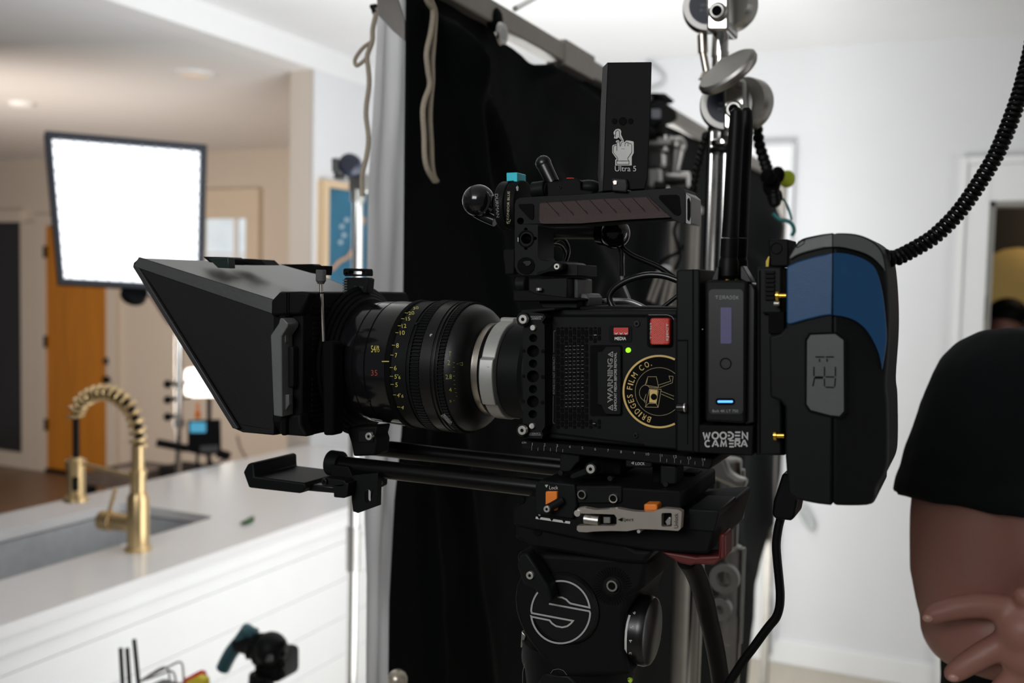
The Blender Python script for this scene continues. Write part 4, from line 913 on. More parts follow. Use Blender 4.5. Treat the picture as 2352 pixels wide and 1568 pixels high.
MB().px(ovl(1628, 664, 1707, 951, 9), YT - .0006, .0008).build('front_panel', mat('panel_black', (.009, .009, .010), .35, scale=150), tb, smooth=0)
m = MB(); fT = Yp(YT - .001)
blocky(m, 'TERADEK', [1646.5, 1654.5, 1662.5, 1670.5, 1678.5, 1686, 1693.5], 7.2, 683, 6.6, fT, 1.5)
m.build('lettering', mat('mid_print', (.20, .21, .21), .6), tb, smooth=0)
MB().px(ovl(1655, 706, 1680, 789, 2), YT - .0012, .0008).build('display', SCRN, tb, smooth=0)
MB().ring(1666.5, 835, 11, 13.5, YT - .001, .0008).build('button_ring', BLK3, tb)
MB().px(ovl(1643, 914, 1688, 930, 7), YT - .001, .0008).build('indicator_bezel', BLK3, tb, smooth=0)
MB().px(ovl(1648, 919.5, 1683, 924.5, 2), YT - .0016, .0008).build('indicator', LBLUE, tb, smooth=0)
MB().text('Bolt 4K LT 750', 1666, 943.5, 59, 6.4, fT).build('lettering', GPR, tb)
for base, Y in (((1676, 640), YT + .012), ((1698, 640), YT + .036)):
    dx = base[0] - 1676
    A = lambda x, y: aty(x + dx, y, Y)
    m = MB().tube([A(1692, 248), A(1692, 256), A(1691, 290), A(1685, 400), A(1680, 500), A(1677, 545)], lambda t: (.0020 if t == 0 else .0040 if t < .3 else .0042 + .0012 * t), 16)
    m.cyl(A(1676, 548), A(1674, 590), .0056).lathe(A(1674, 590), (0, 0, -1), [(0, .0052), (.003, .0062), (.012, .0064), (.014, .005)], 24)
    an = m.build('antenna', RUBBER, tr)
    MB().ring(1692 + dx, 268, 0.1, 14, Y - .004, .001) if 0 else None
    MB().cyl(A(1671, 622), A(1671, 644), .0030).cyl(A(1671, 636), A(1671, 640), .0045, n=6).build('gold_connector', GOLDC, an)
MB().px([(1633, 644), (1645, 613), (1650, 611), (1652, 616), (1650, 644)], YT + .004, .012).px([(1700, 641), (1700, 612), (1706, 610), (1728, 648), (1716, 648)], YT + .004, .012).build('antenna_guard', SATIN, tr, .0006)
# ================================================================ BATTERY
bt = thing('camera_battery', 'large black battery pack with a blue shell and grey digital display', 'battery', (-.06, .66, 1.60))
YB = .615
ob = [(1810, 589), (1834, 553), (1870, 541), (1912, 535), (1964, 537), (2003, 552), (2028, 580), (2038, 620), (2044, 700), (2044, 780), (2037, 885), (2041, 932), (2042, 1041), (2036, 1084), (2016, 1121), (2012, 1145), (1990, 1161), (1899, 1160), (1830, 1148), (1810, 1134), (1803, 1041), (1803, 935), (1792, 921), (1768, 912), (1766, 772), (1792, 766), (1805, 750)]
def smp(P, k=4): return [(p.x, p.y) for p in spline([V((a, b, 0)) for a, b in P], k)][:-1]
def fYB(e): return lambda x, y: aty(x, y, YB - e + .020 * max(0, (x - 1912) / 130) ** 1.15)
def halves(P, nm, m, par, e, off, bev, seg=2):
    Lp = [p for p in P if p[0] <= 1912]; Rp = [p for p in P if p[0] >= 1912]
    def clip(P, keep):
        out = []
        for i in range(len(P)):
            a, b = P[i], P[(i + 1) % len(P)]; ka, kb = keep(a), keep(b)
            if ka: out.append(a)
            if ka != kb: t = (1912 - a[0]) / (b[0] - a[0]); out.append((1912, a[1] + (b[1] - a[1]) * t))
        return out
    A = MB().pxf(clip(P, lambda p: p[0] <= 1912), fYB(e), off).build(nm, m, par, bev, seg=seg)
    B = clip(P, lambda p: p[0] > 1912); xs = sorted({1912, *range(1940, 2050, 28)}); 
    MB().pxf(B, fYB(e), off).build(nm, m, par, bev, seg=seg); return A
ob = smp(ob[:19], 4) + ob[18:]
bb = halves(ob, 'case', PLAST, bt, 0, (0, .075, 0), .004, 4)
bs = [(1807, 612), (1840, 598), (1912, 581), (1960, 586), (1996, 602), (2014, 625), (2028, 680), (2036, 760), (2034, 800), (2026, 850), (2018, 810), (1996, 766), (1974, 743), (1946, 729), (1903, 724), (1851, 735), (1812, 745), (1806, 735)]
bs = smp(bs[:10], 4) + smp(bs[9:], 4); sh = halves(bs, 'blue_shell', BLUE, bb, .0022, (0, .006, 0), .001)
cap = [(1812, 592), (1836, 557), (1872, 545), (1912, 538), (1964, 541), (2001, 556), (2024, 582), (2032, 622), (2026, 612), (2000, 588), (1962, 573), (1912, 566), (1840, 582), (1812, 598)]
cap = smp(cap[:8], 4) + smp(cap[7:], 4); halves(cap, 'top_band', GREYP, bb, .0026, (0, .006, 0), .001)
MB().stroke(kAnt((1243, 1310), (1260, 1262), (1312, 1252), (1305, 1280), (1255, 1310), (1243, 1310)), 1.4, Yp(YB - .0030)).build('moulded_mark', BLK3, bb, smooth=0)
MB().px([(1911, 535), (1913, 535), (1913, 724), (1911, 724)], YB - .0030, .001).px([(1908, 958), (1910, 958), (1908, 1160), (1906, 1160)], YB - .0006, .001).build('seam', BLK3, bb, smooth=0)
lb = [(1848, 780), (1858, 764), (1920, 762), (1942, 778), (1943, 948), (1931, 960), (1905, 958), (1858, 946), (1848, 932)]
lc = MB().px(lb, YB - .0012, .003).build('display_bezel', BLK3, bb, smooth=0)
MB().px([(1854, 782), (1862, 769), (1918, 767), (1937, 781), (1938, 944), (1928, 955), (1907, 953), (1862, 941), (1853, 928)], YB - .0016, .001).build('display_glass', LCD, lc, smooth=0)
fL = Yp(YB - .0021); m = MB()
S = lambda *P: m.stroke(kRear(*P), 2.6, fL)
S((790, 690), (838, 690)); S((846, 690), (888, 690)); S((812, 700), (812, 716)); S((852, 700), (852, 716))
for x_ in (782, 838, 896): S((x_ if x_ != 838 else 838, 742), (x_, 792))
S((788, 796), (832, 796)); S((844, 796), (890, 796))
S((786, 800), (776, 845)); S((838, 806), (838, 846)); S((896, 802), (892, 848)); S((844, 850), (888, 852)); S((784, 802), (830, 802))
m.build('digits', BLK3, lc, smooth=0)
# battery cable + plug, coiled cable
pc = thing('power_cable', 'thick black power cable with a moulded plug hanging from the battery plate', 'cable', tuple(aty(1800, 1190, .66)))
Q = lambda x, y: aty(x, y, .70)
MB().px([(1797, 1086), (1812, 1090), (1833, 1150), (1825, 1190), (1815, 1196), (1780, 1192), (1772, 1182), (1776, 1150)], .685, .03).build('plug', RUBBER, pc, .003)
a_ = [(1793, 1190), (1787, 1215), (1783, 1250), (1785, 1285), (1789, 1325), (1792, 1364), (1790, 1395), (1782, 1418), (1766, 1438), (1748, 1462), (1730, 1487), (1710, 1513), (1692, 1540), (1670, 1575), (1650, 1620)]
MB().tube([Q(x, y) for x, y in a_], .0031, 14, 6).build('cord', RUBBER, pc)
cc_ = [(2030, 590), (2050, 594), (2068, 588), (2090, 577), (2115, 563), (2143, 545), (2172, 519), (2201, 488), (2230, 449), (2258, 406), (2287, 357), (2308, 310), (2328, 258), (2345, 208), (2358, 160), (2372, 100), (2385, 20)]
P = spline([aty(x, y, .67 + .05 * k / 16) for k, (x, y) in enumerate(cc_)], 10)
tag(MB().tube(helix(P, .0040, .0036, 14), .00145, 8).build('coiled_cable', RUBBER), 'black coiled cable rising from behind the battery to the top right corner', 'cable')

# ================================================================ MATTE BOX
mb = thing('matte_box', 'large black matte box with a flared hood in front of the lens', 'matte box', (-.55, LY, LZ))
YN = .628
def far(p): return V((p.x, 2 * LY - p.y, p.z))
near = [aty(318, 592, .606), aty(306, 603, .606), aty(304, 613, .606), aty(535, 984, .606), aty(556, 993, .608), aty(632, 1000, YN), aty(632, 690, YN)]
nf = [far(p) for p in near]
t_ = .004; sh = MB(); n = len(near)
inn = [p + V((0, t_, 0)) for p in near]; 
cen = sum(near, V((0, 0, 0))) / n
def shrink(P, k, dy): return [V((cen.x + (p.x - cen.x) * k + (0 if i > 0 else 0), p.y + dy, cen.z + (p.z - cen.z) * k)) for i, p in enumerate(P)]
hd = MB().slab([near], (0, t_, 0)).build('hood_side', HOODM, mb, .0012); MB().slab([nf], (0, -t_, 0)).build('hood_side', HOODM, mb, .0012)
T0, T1, TF0, TF1 = near[0], near[6], nf[0], nf[6]
MB().slab([[T0 + V((0, .002, 0)), T1 + V((0, .002, 0)), TF1 - V((0, .002, 0)), TF0 - V((0, .002, 0))]], (0, 0, -.004)).build('hood_top', TEXGREY, mb, .0008)
B0, B1_ = near[4], near[5]
MB().slab([[near[3] + V((0, .002, 0)), B1_ + V((0, .002, 0)), far(B1_) - V((0, .002, 0)), far(near[3]) - V((0, .002, 0))]], (0, 0, .004)).build('hood_bottom', HOODM, mb, .0008)
# bevelled rims of the near edge
m = MB()
e0 = [aty(318, 590, .606), aty(632, 689, YN), aty(628, 722, YN - .0012), aty(306, 612, .6045)]
MB().slab([e0], (0, .002, 0)).build('edge_bevel', mat('edge_grey', (.022, .023, .024), .5, bump=.05), hd, .0006)
MB().slab([[aty(304, 612, .605), aty(316, 612, .605), aty(546, 984, .605), aty(534, 984, .605)]], (0, .003, 0)).build('front_rim', mat('rim_grey', (.03, .03, .03), .5), hd, .0006)
tp = MB()
def topP(u, v): a = T0.lerp(T1, u); b = TF0.lerp(TF1, u); return a.lerp(b, v)
def flap(u0, v0, u1, v1, h, m=BLK2, nm='top_flap'):
    P = [topP(u0, v0), topP(u1, v0), topP(u1, v1), topP(u0, v1)]
    MB().slab([P], (0, 0, h)).build(nm, m, mb, .001)
MB().pxf([(465, 589), (519, 590), (526, 594), (526, 608), (480, 602)], Yp(.66), (0, .02, 0)).build('flap_hinge', BLK2, mb, .0008)
MB().pxf([(478, 594), (524, 591), (526, 616), (500, 615)], Yp(.652), (0, .008, 0)).build('green_clip', mat('dark_green', (.008, .02, .016), .4), mb, .0006)
MB().pxf([(530, 596), (548, 593), (598, 596), (610, 608), (545, 608)], Yp(.69), (0, .02, 0)).build('flap_hinge', BLK2, mb, .0008)
MB().pxf([(642, 607), (716, 606), (722, 610), (746, 610), (744, 632), (714, 627)], Yp(.70), (0, .012, 0)).build('flap_hinge', BLK3, mb, .0008)
# rear frame
xr0, xr1 = aty(632, 850, YN).x, aty(690, 850, YN).x
zt, zb = aty(690, 671, YN).z, aty(690, 1002, YN).z
ya, yb = YN - .003, 2 * LY - YN + .003
def yz(x, cut, g=0):
    return [V((x, ya - g, zt - cut)), V((x, ya + cut * .8, zt + g)), V((x, yb - cut * .8, zt + g)), V((x, yb + g, zt - cut)), V((x, yb + g, zb + cut)), V((x, yb - cut * .8, zb - g)), V((x, ya + cut * .8, zb - g)), V((x, ya - g, zb + cut))]
hole = [V((xr0, LY + .054 * cos(2 * pi * i / 40), LZ + .052 * sin(2 * pi * i / 40))) for i in range(40)]
fm = MB().slab([yz(xr0, .010), hole], (.016, 0, 0)).build('rear_frame', BLK2, mb, .0012)
hole2 = [V((xr0 + .0165, LY + .054 * cos(2 * pi * i / 40), LZ + .052 * sin(2 * pi * i / 40))) for i in range(40)]
MB().slab([yz(xr0 + .0165, .010), hole2], (.012, 0, 0)).build('filter_stage', BLK2, mb, .0012)
m = MB(); m9 = MB()
for k in range(9):
    z = zt - .012 - k * .0042; m.box((xr0 + .0283, ya + .012, z), (xr0 + .0293, LY - .030, z + .0016)); z = zb + .010 + k * .0042; m9.box((xr0 + .0283, ya + .012, z), (xr0 + .0293, LY - .030, z + .0016))
m.build('ribs', BLK, fm); m9.build('ribs', BLK, fm)
for k, r in enumerate((.062, .059, .056, .053)):
    MB().lathe((xr0 + .028 + k * .0025, LY, LZ), (1, 0, 0), [(0, r), (.0015, r + .0008), (.003, r - .001), (.0032, .0495)], 64, cap=False).build('donut_ring', BLK2, mb)
# near-side grey handle
hp = MB().px([(621, 770), (640, 742), (643, 730), (650, 731), (661, 742), (660, 750), (646, 772), (648, 957), (628, 954)], YN - .018, .014).build('tray_handle', mat('grey_anodised', (.13, .135, .135), .45, .3, bump=.03), mb, .0008)
MB().px([(645, 772), (656, 764), (656, 786), (646, 800)], YN - .014, .004).px([(648, 906), (663, 906), (664, 928), (652, 948), (648, 940)], YN - .014, .004).build('handle_tab', GREYP, hp, .0005)
MB().px([(640, 724), (655, 724), (656, 1000), (646, 1000)], YN - .012, .010).build('tray_edge', BLK3, mb, .001)
MB().px(ovl(658, 795, 673, 890, 6), YN - .010, .008).build('pull_pad', BLK, mb, .001)
MB().px([(622, 690), (640, 671), (690, 669), (712, 672), (690, 722), (622, 726)], YN - .008, .012).build('corner_block', BLK2, mb, .002); MB().px([(640, 958), (690, 950), (690, 975), (705, 1003), (690, 1002), (640, 998)], YN - .008, .012).build('corner_block', BLK2, mb, .002)
m = MB()
for x_ in (657, 662): m.px([(x_, 672), (x_ + 1.4, 672), (x_ + 1.4, 726), (x_, 726)], YN - .0088, .001)
m.build('corner_groove', BLK3, mb, smooth=0)
# locking rod and knob
Yr = .645
kn = MB().lathe(aty(737, 652, Yr), (0, 0, 1), [(0, .0025), (.0015, .0032), (.0025, .0040), (.0105, .0040), (.0112, .0036)], 32).build('locking_knob', mat('grey_knurl', (.10, .10, .10), .5, .4, bump=.5, scale=300), mb)
MB().cyl(aty(737, 645, Yr), aty(743, 784, Yr), .0015).build('locking_rod', NICKEL, kn)
MB().cyl(aty(738, 671, Yr), aty(738, 674, Yr), .0024).build('rod_bushing', BLK, kn)
MB().px([(738, 786), (748, 783), (765, 786), (766, 1000), (742, 1000)], Yr - .006, .014).build('rod_socket', BLK3, mb, .002)
# clip on top
Yk = .70
kc = MB().px([(789, 640), (794, 637), (840, 637), (846, 640), (843, 673), (790, 673)], Yk, .010).build('top_clip', BLK, mb, .0008)
MB().px([(788, 618), (792, 616), (843, 617), (845, 622), (845, 634), (792, 634), (788, 630)], Yk, .008, [[(801, 622), (831, 623), (830, 630), (800, 629)]]).build('clip_bridge', BLK2, kc, .0005)
m = MB()
for k in range(5): m.px([(787, 642 + k * 6), (797, 642 + k * 6), (797, 645 + k * 6), (787, 645 + k * 6)], Yk - .001, .003)
m.build('clip_teeth', GREYP, kc); MB().text('Smallrig', 824, 659, 20, 6, Yp(Yk - .0006)).build('lettering', mat('faint_print', (.06, .06, .06), .6), kc)
# rod bracket under the box
MB().px([(795, 982), (868, 978), (862, 1000), (866, 1012), (862, 1046), (812, 1048), (806, 1018), (800, 1000)], .668, .02).build('rod_bracket', BLK2, mb, .0015)
MB().px(ovl(824, 990, 857, 1014, 3), .6665, .003).build('bracket_plate', SATIN, mb)
screw(mb, 846, 1002, 9, .664)

# ================================================================ RODS
def rod(a, b, Y, r, label):
    o = MB().cyl(aty(*a, Y), aty(*b, Y), r, n=32).build('support_rod', mat('rod_black', (.003, .003, .003), .25, scale=100, spec=.25), bev=.0008); tag(o, label, 'rod', 'support rods'); return o
rod((776, 1066), (1592, 1160), .675, .0072, 'near black rod running below the lens into the base plate')
rod((845, 1026), (1598, 1106), .735, .0072, 'far black rod behind the near one below the lens')

# ================================================================ PADDED ARM on the rod end
ar = thing('padded_arm', 'black adjustable arm with a padded jaw clamped to the rod ends', 'arm', tuple(aty(800, 1110, .67)))
MB().px([(558, 1084), (568, 1066), (576, 1062), (583, 1066), (584, 1094), (700, 1109), (703, 1119), (694, 1131), (686, 1133), (597, 1123), (571, 1120)], .655, .058).build('jaw', PLAST, ar, .0014)
m = MB()
for k in range(8): m.px([(583.5 + k * .12, 1070 + k * 3), (585, 1070 + k * 3), (585, 1071.6 + k * 3), (583.5, 1071.6 + k * 3)], .657, .054)
m.build('grip_ribs', BLK3, ar)
MB().px([(698, 1110), (770, 1117), (770, 1133), (700, 1127)], .664, .02).build('slide_bar', SATIN, ar, .0012)
MB().px([(740, 1098), (752, 1098), (790, 1102), (797, 1112), (784, 1120), (738, 1114)], .652, .012).px([(765, 1112), (800, 1108), (797, 1140), (789, 1144), (766, 1142)], .652, .012).build('clamp_lever', BLK, ar, .001)
screw(ar, 743.5, 1106.5, 7.5, .6495, SATIN)
c = aty(768, 1064, .675)
MB().cyl(aty(758, 1062, .675), aty(785, 1066, .675), .0105, n=32).build('rod_clamp', BLK, ar, .001)
MB().px([(760, 1066), (800, 1072), (812, 1098), (778, 1102), (758, 1090)], .664, .02).build('clamp_neck', BLK2, ar, .001)
MB().px([(806, 1092), (868, 1086), (866, 1162), (822, 1178), (811, 1174), (808, 1150)], .664, .006, [ovl(837, 1124, 851, 1154, 6)]).build('slotted_plate', BLK, ar, .001)
MB().px([(838, 1086), (873, 1090), (872, 1118), (860, 1124), (838, 1112)], .672, .012).build('hinge_block', BLK2, ar, .001)
m = MB(); 
for x_, y_ in ((862, 1117), (870, 1110)): m.disc(x_, y_, 4.5, .6705, .004)
m.build('bolts', SATIN, ar)

# ================================================================ BASE PLATE
bp = thing('base_plate', 'black sliding base plate with a centimetre scale and orange lock buttons', 'base plate', (-.22, .70, 1.56))
YP = .646
dv = MB().px([(1197, 1010), (1637, 1053), (1636, 1068), (1630, 1078), (1204, 1032), (1197, 1028)], YP, .11).build('dovetail', BLK2, bp, .001)
fR = Yp(YP - .0005); m = MB().text('cm', *kBase((148, 45))[0], 10, 4, fR)
pos = [(200, 58), (278, 62), (357, 68), (437, 75), (517, 82), (598, 90), (680, 98), (762, 107), (845, 114), (930, 122), (1016, 130), (1105, 137), (1195, 146), (1286, 155)]
for k, (zx, zy) in enumerate(pos):
    m.text(str(k + 1), *kBase((zx + 1, zy - 4))[0], (1.3 if k == 0 else 3.4) if k < 9 else (5 if k == 10 else 7.6), 6, fR)
    if k in (0, 1, 2, 10, 11, 12, 13):
        m.stroke(kBase((zx - 3, zy + 4), (zx - 4, zy + 36)), .7, fR)
        if k != 13: m.stroke(kBase((zx + 37, zy + 18), (zx + 36, zy + 38)), .7, fR)
m.build('scale_marks', GPR, dv)
MB().px(kBase((375, 100), (500, 115), (500, 165), (480, 180), (440, 230), (372, 235)), YP + .004, .03).build('pillar', BLK, bp, .001); MB().px(kBase((1010, 190), (1112, 195), (1112, 310), (1010, 310)), YP + .004, .02).build('pillar', BLK, bp, .001)
MB().px(kBase((500, 130), (760, 145), (760, 250), (500, 240)), YP + .02, .05).px(kBase((960, 175), (1010, 180), (1010, 330), (960, 330)), YP + .02, .05).build('core_block', BLK3, bp, .001)
lk_ = MB().px(kBase((790, 140), (957, 150), (957, 205), (790, 200)), YP + .001, .03).build('lock_button', BLK, bp, .001)
MB().text('LOCK', *kBase((884, 178))[0], 21, 6.4, Yp(YP + .0006)).stroke(kBase((830, 174), (842, 167), (842, 181), (830, 174)), 1.0, Yp(YP + .0006)).build('lettering', WPR, lk_)
lv = MB().px(kBase((435, 260), (445, 245), (540, 205), (580, 180), (600, 200), (600, 225), (560, 245), (460, 278), (442, 275)), YP - .006, .008).build('clamp_lever', BLK, bp, .0012)
MB().disc(*kBase((568, 213))[0], 15, YP - .008, .01).build('lever_hub', BLK, lv, .0008); screw(lv, *kBase((568, 213))[0], 10.5, YP - .0105)
for zx, zy in ((378, 236), (692, 272), (1044, 308)): MB().disc(*kBase((zx, zy))[0], 6, YP + .002, .004).build('nickel_pin', SATIN, bp)
m = MB().px(kBase((1150, 230), (1235, 240), (1230, 350), (1150, 345)), .70, .02); m.build('rod_end_block', BLK2, bp, .001)
rc = MB().px([(1229, 1111), (1241, 1103), (1320, 1112), (1325, 1160), (1316, 1192), (1233, 1181), (1229, 1167)], YP - .010, .10).build('rod_clamp', BLK, bp, .0012)
MB().px([(1318, 1113), (1559, 1127), (1565, 1131), (1565, 1170), (1318, 1176)], YP - .006, .095).build('rod_block', BLK2, bp, .0012)
MB().px(kBase(*ovl(455, 320, 768, 430, 20)), YP - .0075, .004).build('accessory_panel', BLK, bp, .0008)
for zx, zy in ((512, 375), (712, 400)):
    b = MB().ring(*kBase((zx, zy))[0], 7.5, 10.5, YP - .010, .006).build('threaded_insert', NICKEL, bp, .0003); MB().disc(*kBase((zx, zy))[0], 7.5, YP - .0085, .002).build('insert_hole', BLK3, b)
MB().text('Lock', *kBase((336, 330))[0], 20, 8, Yp(YP - .0105)).stroke(kBase((282, 314), (297, 314), (290, 326), (283, 315)), 1.6, Yp(YP - .0105)).build('lettering', WPR, rc)
MB().px(kBase(*ovl(283, 355, 356, 476, 8)), YP - .0125, .004).build('orange_button', ORNG, rc, .0006)
MB().px(kBase((908, 435), (985, 435), (992, 450), (992, 478), (908, 478)), YP - .016, .012).build('orange_button', ORNG, bp, .0008)
lv = MB().cyl(aty(*kBase((290, 467))[0], YP - .019), aty(*kBase((392, 408))[0], YP - .012), .0028).build('lock_lever', BLK, rc); MB().disc(*kBase((290, 467))[0], 10.5, YP - .020, .008).build('lever_hub', BLK, lv, .0006); screw(lv, *kBase((290, 467))[0], 7.6, YP - .022)
m = MB()
for zx in (1140, 1210): m.lathe(aty(*kBase((zx, 400 if zx == 1140 else 305))[0], .675 if zx == 1140 else .735), (1, 0, 0), [(0, .0078), (.002, .0078)], 28)
m.build('rod_collar', BLK, bp)

# ================================================================ TRIPOD
tr_ = thing('tripod', 'black tripod with a fluid head carrying an outlined S emblem', 'tripod', (-.22, .70, 0))
YH = .640
pl = MB().px([(1177, 1166), (1205, 1145), (1218, 1136), (1300, 1150), (1330, 1180), (1500, 1185), (1652, 1178), (1652, 1190), (1641, 1228), (1630, 1268), (1620, 1272), (1497, 1266), (1330, 1240), (1178, 1207)], YH, .10).build('sliding_platform', BLK2, tr_, .002)
MB().px(kBase((1190, 465), (1386, 475), (1386, 500), (1355, 612), (1190, 598)), YH - .002, .05).build('plate_channel', BLK, tr_, .001)
MB().px([(1182, 1196), (1330, 1215), (1420, 1240), (1460, 1262), (1502, 1264), (1480, 1296), (1420, 1292), (1330, 1276), (1217, 1258), (1212, 1250), (1197, 1243), (1181, 1238)], YH + .004, .09).build('head_body', BLK2, tr_, .003)
m = MB(); fB_ = Yp(YH - .0005)
m.stroke(kBase((222, 520), (440, 552)), 5.5, fB_); o = m.build('scale_strip', WPR, pl, smooth=0)
m = MB()
for zx, zy in ((243, 522), (322, 534), (400, 545)): m.add([fB_(*p) for p in []], []) ; m.px(kBase((zx - 11, zy - 10), (zx + 11, zy - 9), (zx, zy + 8)), YH - .0012, .0005)
m.build('scale_notches', BLK3, pl, smooth=0); MB().text('6', *kBase((246, 500))[0], 4.4, 6.6, fB_).build('lettering', WPR, pl)
MB().disc(*kBase((232, 605))[0], 11, YH + .003, .003).build('screw_hole', BLK3, tr_); MB().disc(1197, 1148, 9, YH - .001, .003).build('screw_hole', BLK3, pl)
# silver eject lever
YV = YH - .018
ev = MB().px(kBase((486, 462), (520, 458), (545, 462), (600, 472), (690, 467), (740, 463), (800, 475), (850, 482), (960, 487), (1010, 466), (1040, 462), (1125, 470), (1146, 482), (1147, 500), (1140, 590), (1125, 604), (1000, 596), (880, 592), (800, 606), (700, 604), (590, 608), (545, 613), (495, 610), (482, 598), (484, 572), (560, 570), (640, 572), (720, 572), (735, 560), (735, 520), (720, 500), (640, 497), (540, 495), (486, 492)), YV, .006, [kBase(*ovl(1019, 490, 1085, 578, 10))]).build('eject_lever', LEVERM, tr_, .0012)
m = MB()
for k in range(5): m.cyl(aty(*kBase((660 + k * 7, 515))[0], YV + .002), aty(*kBase((660 + k * 7, 552))[0], YV + .002), .0011)
m.cyl(aty(*kBase((535, 528))[0], YV + .002), aty(*kBase((625, 540))[0], YV + .002), .0035).disc(*kBase((560, 535))[0], 8, YV - .001, .004); m.build('pivot_spring', STEEL, ev)
MB().px(kBase((1040, 545), (1065, 515), (1082, 520), (1078, 565), (1055, 572)), YV + .002, .006).build('catch', STEEL, ev, .0005)
MB().px(kBase((600, 485), (1130, 500), (1130, 590), (490, 590)), YV + .007, .012).build('lever_seat', BLK3, tr_)
MB().text('Eject', *kBase((805, 535))[0], 27, 9.5, Yp(YV - .0005)).px(kBase((742, 533), (768, 521), (768, 545)), YV - .0006, .0003).text('Unlock', *kBase((1112, 540))[0], 34, 9, Yp(YV - .0005), rot=90).build('lettering', BLK3, ev)
MB().disc(*kBase((484, 493))[0], 7.5, YV - .001, .012).disc(*kBase((874, 608))[0], 4, YV, .01).build('pins', BOLT, tr_)
# head lower body
bodyp = kHead((100, 300), (160, 285), (1000, 330), (1300, 330), (1385, 380), (1375, 520), (1350, 640), (1240, 720), (1172, 900), (1162, 1240), (1200, 1420), (1240, 1500), (500, 1520), (330, 1300), (240, 1175), (180, 1090), (130, 980), (95, 860), (85, 740), (100, 620), (140, 530))
MB().px(bodyp, YH + .010, .085).build('head_drum', BLK2, tr_, .004, seg=3)
c = aty(1287, 1404, YH); R_ = 84 * mpp(c)
dk = MB().lathe(c + V((0, .006, 0)), (0, 1, 0), [(0, R_ * .94), (.002, R_), (.006, R_)], 64).build('side_disc', SATIN, tr_)
fM = Yp(YH + .0054); m = MB()
w_ = 4.0
ac = lambda cx, cy, rx, ry, a0, a1, n=24: [(cx + rx * cos(radians(a0 + (a1 - a0) * i / n)), cy - ry * sin(radians(a0 + (a1 - a0) * i / n))) for i in range(n + 1)]
H_ = lambda *p: kHead(*p)
m.stroke(H_(*ac(543, 873, 287, 303, 100, 8)) + H_((640, 790), (618, 772), (600, 752), (560, 732), (515, 728)), w_, fM)
m.stroke(H_((430, 793), (825, 866)) + H_(*ac(543, 873, 290, 307, -2, -172)) + H_((268, 921), (435, 955), (460, 985), (500, 1012), (560, 1024), (610, 1012), (645, 985), (665, 960), (262, 884)) + H_(*ac(543, 873, 287, 303, 178, 130)), w_, fM)
m.build('emblem', mat('silver_print', (.34, .34, .33), .5), dk, smooth=0)
# rosette
c = aty(1405, 1345.5, YH + .009); r0 = 46 * mpp(c)
ro = MB().lathe(c, (0, 1, 0), [(0, r0 * .45), (.001, r0 * .5), (.0015, r0), (.004, r0)], 72, rad=lambda i, n, t: 1 if i % 2 else .97).build('rosette', BLK, tr_)
m = MB()
for k in range(40):
    a = 2 * pi * k / 40; m.stroke([(1405 + 24 * cos(a), 1345 + 24 * sin(a)), (1405 + 44 * cos(a), 1345 + 44 * sin(a))], 1.6, Yp(YH + .0085))
m.build('teeth', BLK3, ro, smooth=0)
MB().ring(1405, 1345.5, 9, 13, YH + .005, .004).build('threaded_hole', STEEL, ro); MB().disc(1405, 1345.5, 9.5, YH + .0065, .002).build('hole', BLK3, ro)
# brake lever
bl_ = MB().px(kHead((150, 335), (185, 305), (215, 300), (300, 430), (420, 620), (462, 770), (418, 800), (395, 780), (290, 660), (180, 600), (148, 520), (118, 430), (122, 380)), YH - .010, .014).build('brake_lever', BLK, tr_, .0015); screw(bl_, 1216, 1321.6, 9, YH - .0125)
# drag dial
c = hitc = aty(1437, 1442, YH + .012); xd = aty(1440, 1442, YH + .012).x; R_ = 82 * mpp(c); yc_ = c.y + R_ * .98; zc_ = aty(1455, 1442, yc_).z
dd = MB().lathe((xd, yc_, zc_), (1, 0, 0), [(-.006, R_ * .8), (-.002, R_ * .98), (.006, R_), (.008, R_), (.011, R_ * .95), (.012, R_ * .88)], 64).build('drag_dial', SATIN, tr_)
def fDl(x, y):
    d = ray(x, y); a = d.y ** 2 + d.z ** 2; r = R_ * 1.004; b = 2 * (-yc_ * d.y + (CAM.z - zc_) * d.z); c_ = yc_ ** 2 + (CAM.z - zc_) ** 2 - r * r
    D = max(0, b * b - 4 * a * c_); t = (-b - sqrt(D)) / (2 * a); return CAM + d * t
m = MB().stroke([(1446, 1412), (1441, 1430), (1438, 1450), (1437, 1470), (1437, 1490), (1438, 1508)], 5, fDl); o = m.build('white_band', WPR, dd, smooth=0)
MB().text('6', 1456.5, 1407, 6, 6, fDl, rot=80).text('5', 1451.5, 1440, 7, 7, fDl, rot=80).text('4', 1448, 1472, 7, 7, fDl, rot=82).text('3', 1447.5, 1500, 6, 6, fDl, rot=85).build('lettering', WPR, dd)
# lower housing, bowl, lever, pan bar, legs
c = aty(1255, 1510, YH + .05)
MB().ball((c.x - .002, c.y, c.z + .002), .0175, 24, (1, 1, 1.15)).build('lower_housing', BLK, tr_)
MB().lathe(aty(1330, 1568, YH + .055), (0, 0, -1), [(-.035, .045), (0, .040), (.03, .036), (.05, .05), (.09, .05), (.10, .03)], 40).build('bowl', BLK2, tr_)
MB().px(kHead((160, 1060), (205, 1110), (165, 1230), (150, 1220)), YH + .03, .004).build('silver_lever', STEEL, tr_, .0008)
MB().px(kHead((320, 1568), (380, 1470), (620, 1490), (700, 1568), (700, 1640), (320, 1640)), YH + .012, .03).build('lower_block', BLK, tr_, .002)
MB().stroke(kHead((445, 1475), (470, 1440), (520, 1430), (570, 1445), (605, 1490)), 1.2, Yp(YH + .0098)).stroke(kHead((190, 1380), (172, 1470), (172, 1568)), 1.2, Yp(YH + .02)).build('edge_highlight', mat('highlight_grey', (.10, .10, .10), .4), tr_)  # edge highlights painted on as thin grey lines
